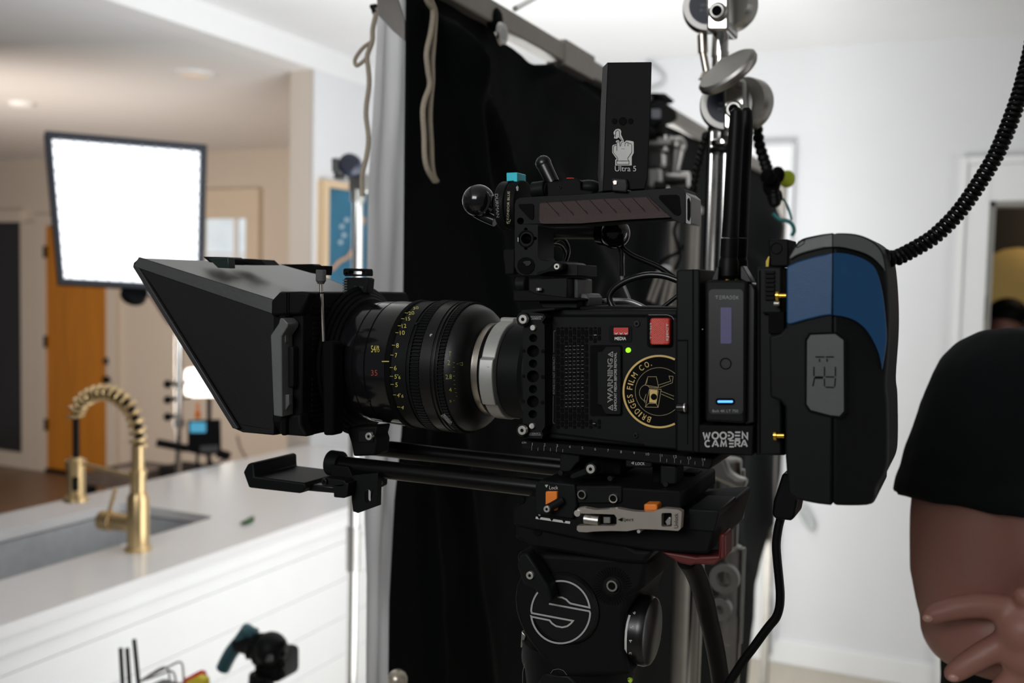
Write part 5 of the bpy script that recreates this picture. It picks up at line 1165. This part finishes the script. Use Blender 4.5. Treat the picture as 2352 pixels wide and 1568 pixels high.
MB().disc(*kHead((1222, 1545))[0], 5, YH + .008, .002).disc(*kHead((1208, 1530))[0], 2, YH + .008, .002).build('bubble_level', mat('lime_bubble', (.35, .55, .05), .3), tr_)
MB().px(kBase((1010, 735), (1240, 770), (1262, 765), (1380, 765), (1385, 640), (1400, 620), (1425, 630), (1425, 780), (1395, 788), (1380, 800), (1350, 825), (1290, 820), (1240, 815), (1200, 825), (1130, 810)), YH + .004, .02).build('red_lever', DKRED, tr_, .002)
pb = [aty(x, y, YH + .03 + .02 * k) for k, (x, y) in enumerate([(1578, 1285), (1598, 1318), (1615, 1365), (1630, 1430), (1645, 1500), (1657, 1580), (1672, 1700)])]
MB().tube(pb, .0072, 18, 6).build('pan_bar', RUBBER, tr_)
m_ = aty(1330, 1568, YH + .055); hub = V((m_.x, m_.y, m_.z - .06))
for k in range(3):
    a = 2 * pi * k / 3 + .3; e = V((hub.x + .52 * cos(a), hub.y + .52 * sin(a), .015)); s0 = hub + V((.05 * cos(a), .05 * sin(a), -.01))
    lg = MB().cyl(s0, s0.lerp(e, .5), .017).cyl(s0.lerp(e, .48), e, .013).build('leg', BLK, tr_, .001); MB().ball(e, .018, 12, (1, 1, .8)).build('rubber_foot', RUBBER, lg)

# ================================================================ TOP HANDLE
th = thing('top_handle', 'black skeleton top handle with a brown grip above the camera body', 'handle', (-.22, .69, 1.75))
YG = .672
out = kTop((360, 935), (368, 908), (388, 896), (500, 888), (700, 878), (1000, 858), (1200, 845), (1322, 835), (1343, 843), (1356, 862), (1386, 890), (1386, 1046), (1378, 1054), (1340, 1044), (1270, 1022), (1000, 1028), (740, 1050), (500, 1052), (494, 1060), (494, 1236), (505, 1255), (560, 1268), (640, 1262), (640, 1345), (400, 1345), (372, 1325), (360, 1295))
out = kTop((360, 935), (368, 908), (388, 896), (500, 888), (700, 878), (1000, 858), (1200, 845), (1322, 835), (1343, 843), (1350, 870), (1350, 1030), (1340, 1044), (1325, 1040), (1262, 1012), (1000, 1028), (740, 1050), (500, 1052), (494, 1060), (494, 1236), (505, 1255), (560, 1268), (640, 1262), (640, 1345), (400, 1345), (372, 1325), (360, 1295))
tri1 = kTop((384, 932), (462, 930), (470, 940), (470, 1010), (462, 1022), (448, 1020), (388, 955), (383, 945))
h3 = [kTop(*circ(zx, zy, r, 18)) for zx, zy, r in ((393, 1030, 20), (427, 1133, 31), (424, 1078, 10), (478, 1131, 10), (424, 1188, 10))]
hf = MB().px(out, YG, .030, h3).build('frame', BLK, th, .0008)
MB().px(tri1, YG - .0008, .001).px(kTop((1196, 890), (1204, 880), (1300, 877), (1314, 886), (1324, 985), (1314, 996), (1300, 998), (1282, 990), (1200, 905)), YG - .0008, .001).px(kTop((496, 1052), (1262, 1012), (1266, 1018), (740, 1058), (496, 1062)), YG - .0004, .0006).build('recess', BLK3, hf, smooth=0)
MB().px(kTop((1350, 862), (1358, 866), (1386, 890), (1387, 1046), (1378, 1054), (1350, 1044)), YG + .001, .026).build('end_cap', mat('satin_grey', (.16, .16, .16), .35, .3), hf, .0006)
MB().px(kTop((1362, 905), (1370, 895), (1378, 920), (1378, 1000), (1370, 1030), (1362, 1020)), YG, .004).build('end_slot', BLK3, hf, smooth=0)
MB().px(kTop(*circ(424, 1290, 50, 28)), YG - .0008, .001).build('pocket', BLK3, hf, smooth=0)
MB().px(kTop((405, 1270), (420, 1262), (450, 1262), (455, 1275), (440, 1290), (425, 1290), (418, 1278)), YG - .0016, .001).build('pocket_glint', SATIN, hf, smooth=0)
m = MB().ring(*kTop((424, 1133))[0], 17, 20, YG - .0008, .001); m.build('hole_ring', BLK3, hf, smooth=0)
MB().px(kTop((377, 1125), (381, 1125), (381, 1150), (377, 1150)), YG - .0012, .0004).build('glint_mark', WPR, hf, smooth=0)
gp = MB().px(kTop((500, 930), (512, 924), (700, 912), (900, 898), (1125, 888), (1140, 892), (1265, 1008), (1000, 1022), (740, 1044), (640, 1040), (530, 1046), (508, 1042), (498, 1026)), YG - .0030, .0028).build('grip', GRIPM, th, .0008)
m = MB(); fG = Yp(YG - .0033)
for k in range(9):
    x_ = 545 + k * 83; y_ = 919 - k * 4
    m.stroke(kTop((x_, y_), (x_ + 75, y_ + 82)), 1.1, fG)
    m.stroke(kTop((x_ - 25, y_ + 60), (x_ - 10, y_ + 76)), .7, fG) if k else None
m.build('grooves', BLK3, gp, smooth=0)
MB().px(kTop((500, 1015), (800, 990), (1000, 985), (1240, 985), (1265, 1008), (1000, 1022), (740, 1044), (530, 1046), (508, 1042)), YG - .0034, .0006).build('grip_lower_strip', mat('dark_brown_leather', (.035, .018, .016), .7, bump=.1), gp, smooth=0)  # separate brown strip along the lower edge of the grip
# handle foot: hinge block, lever
fb_ = MB().px(kRig((400, 400), (420, 370), (560, 320), (620, 250), (680, 225), (760, 235), (800, 260), (930, 265), (935, 290), (935, 410), (400, 410)), YG - .006, .04).build('foot_block', BLK, th, .001)
lv = MB().px(kRig((397, 385), (410, 365), (540, 330), (600, 270), (640, 235), (700, 225), (740, 250), (740, 330), (700, 350), (560, 360), (430, 402), (400, 402)), YG - .016, .009).build('lever', BLK2, th, .0014); screw(lv, *kRig((662, 291))[0], 7.2, YG - .019)
# NATO clamp block and rails
MB().px(kRig((300, 445), (800, 435), (800, 700), (300, 700)), YG - .010, .04).build('clamp_block', BLK, th, .001)
MB().px(kRig((800, 432), (938, 450), (938, 705), (800, 700)), YG + .004, .03).build('clamp_side', GREYP, th, .001)
MB().px(kRig((100, 602), (290, 598), (400, 640), (930, 705), (930, 738), (102, 742)), YG - .012, .05).build('rail', BLK2, th, .001)
MB().px(kRig((425, 742), (935, 720), (935, 832), (480, 832)), YG - .004, .06).build('rail_base', BLK, th, .001)
MB().px(kRig((938, 635), (1040, 640), (1075, 690), (1070, 800), (1000, 835), (938, 835)), YG + .01, .03).build('rail_stop', GREYP, th, .001)
MB().cyl(aty(1189, 654, YG + .002), aty(1212, 654, YG + .002), .0065).build('clamp_knob', BLK, th, .001)
MB().cyl(aty(1238.5, 661, YG - .013), aty(1238.5, 667, YG - .013), .0022).build('silver_pin', BOLT, th)
MB().px(kTop((290, 1205), (300, 1192), (358, 1192), (358, 1340), (300, 1345), (298, 1290), (291, 1250)), YG + .006, .018).build('side_knob', BLK2, th, .0015)
# rosette quick mount disc at the front of the handle
qd = thing('quick_release_disc', 'round black quick release mount with a cyan catch and vertical lettering', 'mount', tuple(aty(1170, 470, .70)))
YQ = .700
def qx(px, r, y=470): return aty(px, y, YQ - r).x
R_ = .0188; zc_ = aty(1168, 468, YQ - R_).z
def qr(p0, p1, r, nm, m, bev=.0008): 
    a, b = qx(p0, r), qx(p1, r); return MB().lathe((a, YQ, zc_), (1, 0, 0), [(0, r), (b - a, r)], 64).build(nm, m, qd, bev)
d1_ = qr(1132, 1154, R_, 'front_disc', BLK); d2_ = qr(1155.5, 1180, R_ * 1.02, 'rear_disc', BLK2)
def hq(x, y, r=R_ * 1.035):
    d = ray(x, y); a = d.y ** 2 + d.z ** 2; b = 2 * (-YQ * d.y + (CAM.z - zc_) * d.z); c = YQ ** 2 + (CAM.z - zc_) ** 2 - r * r
    return CAM + d * ((-b - sqrt(max(0, b * b - 4 * a * c))) / (2 * a))
MB().text('KONDOR BLUE', *kQ((613, 690))[0], 66, 5.5, hq, rot=88, heavy=.01).stroke(kQ((600, 905), (612, 880), (632, 885), (640, 855)), 1.6, hq).stroke(kQ((592, 880), (600, 905), (630, 900)), 1.6, hq).build('lettering', mat('cream_print', (.42, .38, .26), .6), d2_, smooth=0)
MB().text('DURMAN', *kQ((480, 690))[0], 54, 7, lambda x, y: hq(x, y, R_ * 1.012), rot=-86).build('lettering', GPR, d1_, smooth=0)
ct = MB().pxf(kQ((590, 300), (600, 295), (715, 290), (722, 300), (722, 405), (680, 402), (675, 392), (592, 400)), Yp(YQ - .008), (0, .016, 0)).build('cyan_catch', CYAN, qd, .0008)
bx = aty(1099, 461, YQ - .004)
MB().ball(bx, .0128, 28).cyl(bx, aty(1136, 464, YQ - .004), .0055).build('ball', GLOSS, qd)
MB().ring(1099, 462, 21, 30, YQ - .010, .008).tube([aty(x, y, YQ) for x, y in [(1092, 486), (1112, 497), (1138, 508)]], .0045, 12, 4).build('ball_socket', GLOSS, qd, .001)
MB().px(kQ((705, 470), (722, 450), (736, 470), (730, 512), (715, 512)), YQ - R_ - .001, .0008).build('disc_mark', GPR, qd, smooth=0)
# small parts on top of the handle
qp = thing('quick_release_plate', 'low black quick release plate with a tilted lever on the handle top', 'plate', tuple(aty(1290, 430, .69)))
YL = .69
MB().px(kQ((1075, 430), (1085, 405), (1240, 395), (1280, 375), (1340, 358), (1400, 358), (1460, 375), (1480, 400), (1482, 500), (1640, 520), (1600, 560), (1080, 590)), YL, .03).build('plate', BLK2, qp, .001)
MB().pxf(kQ((1300, 368), (1320, 354), (1385, 354), (1400, 366)), Yp(YL - .0006), (0, .012, 0)).build('red_button', RED, qp, .0005)
MB().cyl(aty(1224, 438, YL + .008), aty(1254, 434, YL + .008), .0065).cyl(aty(1254, 434, YL + .008), aty(1258, 434, YL + .008), .005).build('side_knob', BLK, qp, .0008)
MB().tube([aty(x, y, YL + .012) for x, y in kQ((1040, 195), (1070, 260), (1110, 340), (1150, 420))], lambda t: .0058 - .0006 * t, 16).ball(aty(*kQ((1035, 185))[0], YL + .012), .0062, 16).build('lever', SATIN, qp)
MB().ball(aty(*kQ((1570, 470))[0], YL + .01), .007, 16, (1.5, 1, .8)).build('domed_button', BLK, qp)
MB().ring(*kQ((1233, 467))[0], 2, 3.5, YL - .0008, .001).build('small_screw', BLK, qp)
# ================================================================ TALL BOX
tbx = thing('lens_motor_receiver', 'tall black box standing on the handle with a white hand emblem', 'receiver', tuple(aty(1435, 430, .68)))
YU = .672
fbox = [(1396, 143), (1497, 142), (1494, 260), (1487, 408), (1481, 434), (1379, 437), (1374, 420), (1384, 330), (1390, 220)]
bxx = MB().pxf([(1396, 143), (1497, 142), (1494, 260), (1487, 408), (1481, 434), (1384, 439), (1386, 400), (1391, 260)], Yp(YU), (-.0105, .030, 0)).build('case', BLK2, tbx, .0006)
MB().slab([[aty(1396, 143, YU), aty(1391, 260, YU), aty(1386, 400, YU), aty(1384, 438, YU), aty(1376, 440, YU + .008), aty(1373, 400, YU + .008), aty(1379, 260, YU + .008), aty(1384, 155, YU + .008)]], (.0005, .012, 0)).build('side_case', mat('side_grey', (.035, .036, .038), .5, bump=.1), tbx)
m = MB()
for x_, r in ((1411, 6.5), (1430, 9.5), (1448, 6.5)): m.disc(x_, 278, r, YU - .0006, .001)
m.build('sensor_holes', BLK3, bxx)
fU = Yp(YU - .0007); k3 = K(1350, 120, .2295)
m = MB()
hand = k3((245, 940), (252, 928), (290, 918), (280, 890), (295, 880), (312, 882), (322, 905), (330, 890), (345, 882), (360, 890), (364, 905), (372, 895), (385, 882), (420, 885), (455, 892), (460, 905), (460, 1005), (440, 1045), (440, 1068), (440, 1132), (275, 1132), (275, 1075), (290, 1068), (245, 1005))
m.pxf(hand, fU, (0, .0003, 0))
m.pxf(k3((258, 800), (275, 775), (300, 765), (322, 770), (335, 790), (332, 820), (345, 850), (362, 885), (345, 890), (310, 850), (290, 865), (262, 860), (268, 835), (260, 820)), fU, (0, .0003, 0))
m.build('hand_emblem', WPR, bxx, smooth=0)
m = MB(); f2 = Yp(YU - .0010)
m.stroke(k3((290, 985), (290, 900), (303, 892), (318, 905), (322, 940)), .9, f2).stroke(k3((255, 1000), (255, 945), (272, 930), (290, 930)), .9, f2)
m.stroke(k3((255, 1000), (300, 1060), (300, 1075), (288, 1085), (288, 1120), (412, 1120), (412, 1085), (400, 1072), (402, 1055), (440, 1000), (440, 925), (430, 912), (415, 915), (400, 900), (385, 900), (372, 915)), .9, f2)
m.stroke(k3((322, 940), (330, 935), (335, 905), (350, 897)), .8, f2).stroke(k3((372, 915), (372, 940)), .8, f2).stroke(k3((400, 905), (404, 940)), .8, f2).stroke(k3((292, 1086), (410, 1086)), 1.0, f2)
m.stroke(k3((275, 850), (280, 790), (300, 778), (315, 790), (316, 840), (345, 880)), 1.0, f2).stroke(k3((262, 826), (278, 826)), .9, f2)
for zx in (342, 360): m.stroke(k3((zx - 3, 966), (zx + 3, 966)), 1.3, f2)
m.build('emblem_outline', BLK3, bxx, smooth=0)
MB().text('Ultra 5', *k3((378, 1164))[0], 49, 12.5, fU).build('lettering', WPR, bxx, smooth=0)
MB().px(k3((235, 1255), (385, 1265), (400, 1330), (390, 1400), (235, 1390)), YU - .004, .01).build('mount_bracket', GLOSS, tbx, .001)
MB().px(k3((245, 1290), (270, 1275), (295, 1285), (292, 1325), (255, 1330)), YU - .005, .002).build('brass_screw', NICKEL, tbx, .0004)
# horizontal bar and ball joint below the grip
bar = thing('monitor_arm_bar', 'smooth grey metal bar ending in a glossy black ball joint under the handle', 'arm', tuple(aty(1340, 532, .73)))
MB().cyl(aty(1240, 531, .73), aty(1385, 532, .73), .0062, n=32).build('bar', mat('satin_dark_metal', (.10, .10, .10), .35, .3), bar)
MB().ball(aty(1412, 536, .725), .0118, 28).cyl(aty(1382, 533, .728), aty(1396, 535, .726), .0100).cyl(aty(1412, 545, .725), aty(1416, 562, .725), .006).build('ball_joint', GLOSS, bar)
MB().px([(1238, 515), (1262, 515), (1262, 600), (1240, 596)], .72, .01).build('bar_mount', PLAST, bar, .001)
MB().cyl(aty(1250, 585, .72), aty(1250, 585, .719), .0016).build('hole', BLK3, bar)
tag(MB().cyl(aty(1160, 590, .69), aty(1160, 590, .70), .001).build('pin', BLK3), 'tiny black pin on the handle side knob', 'pin') if 0 else None
# cables around the body
def cable(pts, Y, r, m, label, nm='cable', Y2=None):
    n = len(pts); P = [aty(x, y, Y + ((Y2 or Y) - Y) * i / (n - 1)) for i, (x, y) in enumerate(pts)]
    return tag(MB().tube(P, r, 12, 8).build(nm, m), label, 'cable')
cable(kRig((1480, 10), (1540, 80), (1640, 150), (1800, 220), (1980, 300), (2130, 400), (2260, 500)), .73, .0020, RUBBER, 'black cable curving from the ball joint down to the adapter plate')
cable(kRig((1475, 20), (1500, 120), (1500, 250), (1503, 410)), .735, .0022, GLOSS, 'black sleeve of the cable dropping straight down from the ball joint')
cable(kRig((1500, 410), (1515, 500), (1555, 600), (1610, 740), (1620, 840)), .735, .0014, mat('braided_grey', (.20, .20, .20), .5, .3, scale=300), 'thin grey braided cable below the black sleeve')
cable(kRig((1420, 860), (1370, 780), (1345, 700), (1370, 620), (1450, 540), (1600, 460), (1800, 405), (1950, 400), (2080, 420), (2220, 470)), .70, .0024, SATIN, 'thick black cable looping from the body top to the adapter plate')
cable(kRig((1050, 850), (1130, 780), (1260, 735), (1430, 725), (1600, 738), (1740, 790), (1860, 860)), .72, .0018, mat('braided_steel', (.30, .30, .29), .4, .6, scale=400), 'silver braided cable arching over the camera body top')
cable(kRig((1990, 850), (2060, 790), (2150, 720), (2230, 660)), .715, .0016, SATIN, 'short black cable rising to the adapter plate beside its front edge')
cable([(1262, 562), (1278, 551), (1293, 550), (1303, 562), (1306, 580), (1300, 600)], .745, .0016, GLOSS, 'outer small black cable loop behind the handle post')
cable([(1262, 568), (1276, 562), (1290, 567), (1298, 582), (1296, 600)], .75, .0013, GLOSS, 'inner small black cable loop behind the handle post')

# ================================================================ PERSON (arms crossed, at right)
DP = 1.02
def pp(x, y, d=0): return atd(x, y, DP + d)
RT = ROT @ V((1, 0, 0)); FW = (ROT @ V((0, 0, -1))); FW.z = 0; FW.normalize(); RT.z = 0; RT.normalize()
person = thing('person', 'person in a black t-shirt with arms crossed at the right edge', 'person', tuple(atd(2560, 900, 1.14)[:2]) + (0,))
sh_ = pp(2302, 908); el = pp(2222, 1420, 0)
def limb(m, pts, rs, n=40, k=5):
    P = [V(p) for p in pts]; N = len(P)
    def R(t):
        f = t * (N - 1); i = min(int(f), N - 2); return rs[i] + (rs[i + 1] - rs[i]) * (f - i)
    m.tube(P, R, n, k)
    m.ball(P[0], rs[0], 32); m.ball(P[-1], rs[-1], 32); return m
ctr = atd(2560, 900, 1.14); cx_, cy_ = ctr.x, ctr.y
def W(r, f, z): return V((cx_, cy_, 0)) + RT * r + FW * f + V((0, 0, z))
elbow = pp(2225, 1432); 
body_ = MB()
# right arm on the left of the picture
limb(body_, [sh_, pp(2268, 1060), pp(2248, 1200), pp(2238, 1330), elbow], [.066, .068, .066, .062, .047])
limb(body_, [elbow, pp(2300, 1452, -.02), pp(2400, 1450, -.03), pp(2520, 1420, -.03), pp(2640, 1385, -.02)], [.046, .048, .042, .034, .028])
# other arm: shoulder -> elbow -> wrist resting over the first forearm
sh2 = W(.20, .0, sh_.z + .01); el2 = W(.26, -.05, elbow.z + .01)
limb(body_, [sh2, sh2.lerp(el2, .5), el2], [.064, .062, .048])
wr2 = pp(2440, 1395, -.085)
limb(body_, [el2, el2.lerp(wr2, .5) + V((0, 0, 0)), wr2], [.047, .043, .031])
# torso, neck, head, legs
limb(body_, [W(0, 0, .98), W(0, 0, 1.15), W(0, 0, 1.35), W(0, .0, sh_.z - .02)], [.15, .145, .16, .12])
limb(body_, [sh_ + V((0, 0, -.01)), W(0, 0, sh_.z + .01), sh2], [.06, .075, .06])
limb(body_, [W(0, 0, sh_.z), W(0, -.01, sh_.z + .12)], [.066, .058])
hz = sh_.z + .235
body_.ball(W(0, -.01, hz + .02), .092, 24, (.88, 1.0, 1.15)).ball(W(0, -.035, hz - .05), .062, 20, (.95, .95, 1.0)).ball(W(0, -.108, hz - .01), .015, 12, (.8, 1, 1.4))
body_.ball(W(.082, 0, hz), .018, 12, (.5, .9, 1.4)).ball(W(-.082, 0, hz), .018, 12, (.5, .9, 1.4)).ball(W(0, -.093, hz - .055), .018, 12, (1.3, .6, .5))
for s_x in (-1, 1): limb(body_, [W(.09 * s_x, 0, .95), W(.10 * s_x, -.01, .5), W(.10 * s_x, .01, .10)], [.095, .066, .042])
# resting hand: palm and fingers lying over the other elbow
palm = MB()
def fing(pts, rs, d0=-.085, d1=-.068):
    n = len(pts); limb(body_, [pp(x, y, d0 + (d1 - d0) * i / (n - 1)) for i, (x, y) in enumerate(pts)], rs, 16, 5)
kp = [pp(2352, 1440, -.085), pp(2380, 1470, -.085), pp(2370, 1520, -.082)]
limb(body_, [wr2, pp(2400, 1430, -.088), pp(2350, 1445, -.088)], [.030, .031, .024])
limb(body_, [wr2, pp(2410, 1460, -.085), pp(2352, 1500, -.084)], [.030, .031, .022])
limb(body_, [wr2, pp(2420, 1500, -.08), pp(2370, 1550, -.078)], [.028, .028, .019])
fing([(2352, 1418), (2300, 1396), (2240, 1390), (2185, 1398), (2140, 1412)], [.0160, .0132, .0124, .0116, .0098])
fing([(2350, 1476), (2310, 1478), (2262, 1500), (2220, 1526), (2190, 1546)], [.0165, .0134, .0126, .0117, .0100])
fing([(2365, 1535), (2335, 1550), (2305, 1580), (2285, 1610)], [.0145, .0125, .0115, .0098])
fing([(2390, 1570), (2370, 1600), (2350, 1630)], [.0115, .0100, .0085])
fing([(2395, 1400), (2370, 1378), (2352, 1368)], [.014, .0115, .010], -.095, -.10)
o = body_.build('body', SKIN, person, smooth=180)
r = o.modifiers.new('remesh', 'REMESH'); r.mode = 'VOXEL'; r.voxel_size = .0032; r.use_smooth_shade = True
r = o.modifiers.new('smooth', 'SMOOTH'); r.iterations = 14; r.factor = .5
m = MB()
for (a_, b_, c_) in (((2126, 1404), (2133, 1424), -.081), ((2184, 1536), (2196, 1556), -.081)):
    pass
for (x, y) in ((2131, 1420), (2190, 1556)): MB().ball(pp(x, y, -.0755), .0045, 12, (1.1, .5, .8)).build('fingernail', mat('nail', (.50, .28, .22), .3), o)
shirt = MB()
limb(shirt, [W(0, 0, .94), W(0, 0, 1.12), W(0, 0, 1.35), W(0, 0, sh_.z - .03)], [.168, .165, .172, .13], 28)
limb(shirt, [sh_ + V((0, 0, -.005)), W(0, 0, sh_.z + .005), sh2], [.069, .082, .069], 28)
for s0, e0, mid_ in ((sh_, pp(2249, 1152), [pp(2272, 1020), pp(2256, 1085)]), (sh2, sh2.lerp(el2, .5), [sh2.lerp(el2, .2), sh2.lerp(el2, .35)])):
    P = [s0, *mid_, e0]; rs = [.071, .075, .077, .0795]
    shirt.tube(P, lambda t: .071 + .008 * t, 48, 5); shirt.ball(s0, .071, 48)
    ax = (e0 - mid_[1]).normalized(); shirt.cyl(e0 - ax * .018, e0 + ax * .001, .080, .0815, 48)
o = shirt.build('t_shirt', SHIRT, person, smooth=180)
r = o.modifiers.new('remesh', 'REMESH'); r.mode = 'VOXEL'; r.voxel_size = .005; r.use_smooth_shade = True
r = o.modifiers.new('smooth', 'SMOOTH'); r.iterations = 3
tx = bpy.data.textures.new('folds', 'CLOUDS'); tx.noise_scale = .07
r = o.modifiers.new('folds', 'DISPLACE'); r.texture = tx; r.strength = .010; r.mid_level = .5
pa = MB()
limb(pa, [W(0, 0, 1.0), W(0, 0, .9)], [.165, .165], 24)
for s_x in (-1, 1): limb(pa, [W(.09 * s_x, 0, .92), W(.10 * s_x, -.01, .5), W(.10 * s_x, .01, .09)], [.105, .08, .062], 24)
o = pa.build('trousers', DENIM, person, smooth=180); r = o.modifiers.new('remesh', 'REMESH'); r.mode = 'VOXEL'; r.voxel_size = .008; r.use_smooth_shade = True
for s_x in (-1, 1): MB().ball(W(.10 * s_x, -.05, .04), .05, 16, (.95, 1, .75)).ball(W(.10 * s_x, -.0, .04), .045, 16, (.9, 1, .85)).ball(W(.10 * s_x, -.12, .03), .045, 16, (.9, 1, .62)).build('shoe', BLK, person)
MB().ball(W(0, .01, hz + .045), .098, 24, (.92, 1.0, 1.05)).build('hair', HAIR, person)
m = MB(); m2 = MB()
for s_x in (-1, 1): m.ball(W(.032 * s_x, -.084, hz + .012), .0105, 16, (1.1, 1, .7)); m2.ball(W(.032 * s_x, -.0915, hz + .012), .0046, 12)
e_ = m.build('eyes', mat('eye_white', (.7, .68, .65), .3), person); m2.build('pupils', BLK3, e_)
# person in the dark back room
q = aty(2308, 742, 5.6)
t = thing('person', 'distant person with a dark cap in the dim room through the doorway', 'person', (q.x, q.y, 0))
m = MB(); m.ball((q.x, q.y, q.z - .03), .095, 20, (.85, 1, 1.15)); m.cyl((q.x, q.y, q.z - .25), (q.x, q.y, q.z - .08), .06)
m.build('head', SKIN, t)
MB().ball((q.x + .01, q.y + .01, q.z + .05), .10, 20, (.95, 1, .8)).build('cap', BLK2, t)
m = MB(); limb(m, [V((q.x, q.y, .9)), V((q.x, q.y, 1.2)), V((q.x, q.y, q.z - .32))], [.17, .18, .17]); m.ball((q.x + .12, q.y, q.z - .36), .13, 16).ball((q.x - .12, q.y, q.z - .36), .13, 16)
limb(m, [V((q.x + .19, q.y, q.z - .36)), V((q.x + .23, q.y - .05, q.z - .65))], [.07, .05]); limb(m, [V((q.x - .19, q.y, q.z - .36)), V((q.x - .23, q.y - .05, q.z - .65))], [.07, .05])
m.build('jacket', BLK3, t, smooth=180)
m = MB()
for s_x in (-1, 1): limb(m, [V((q.x + .09 * s_x, q.y, .9)), V((q.x + .1 * s_x, q.y, .06))], [.1, .06])
m.build('trousers', BLK2, t, smooth=180)
q = aty(2335, 655, 5.95)
t = tag(MB().ball(q, .2, 20, (1.1, .5, 1)).build('lamp_shade', mat('amber_shade', srgb(150, 120, 60), .7, emit=(.45, .30, .10), es=.25, scale=8, var=.5)), 'dim amber hanging lamp in the dark room through the doorway', 'lamp')
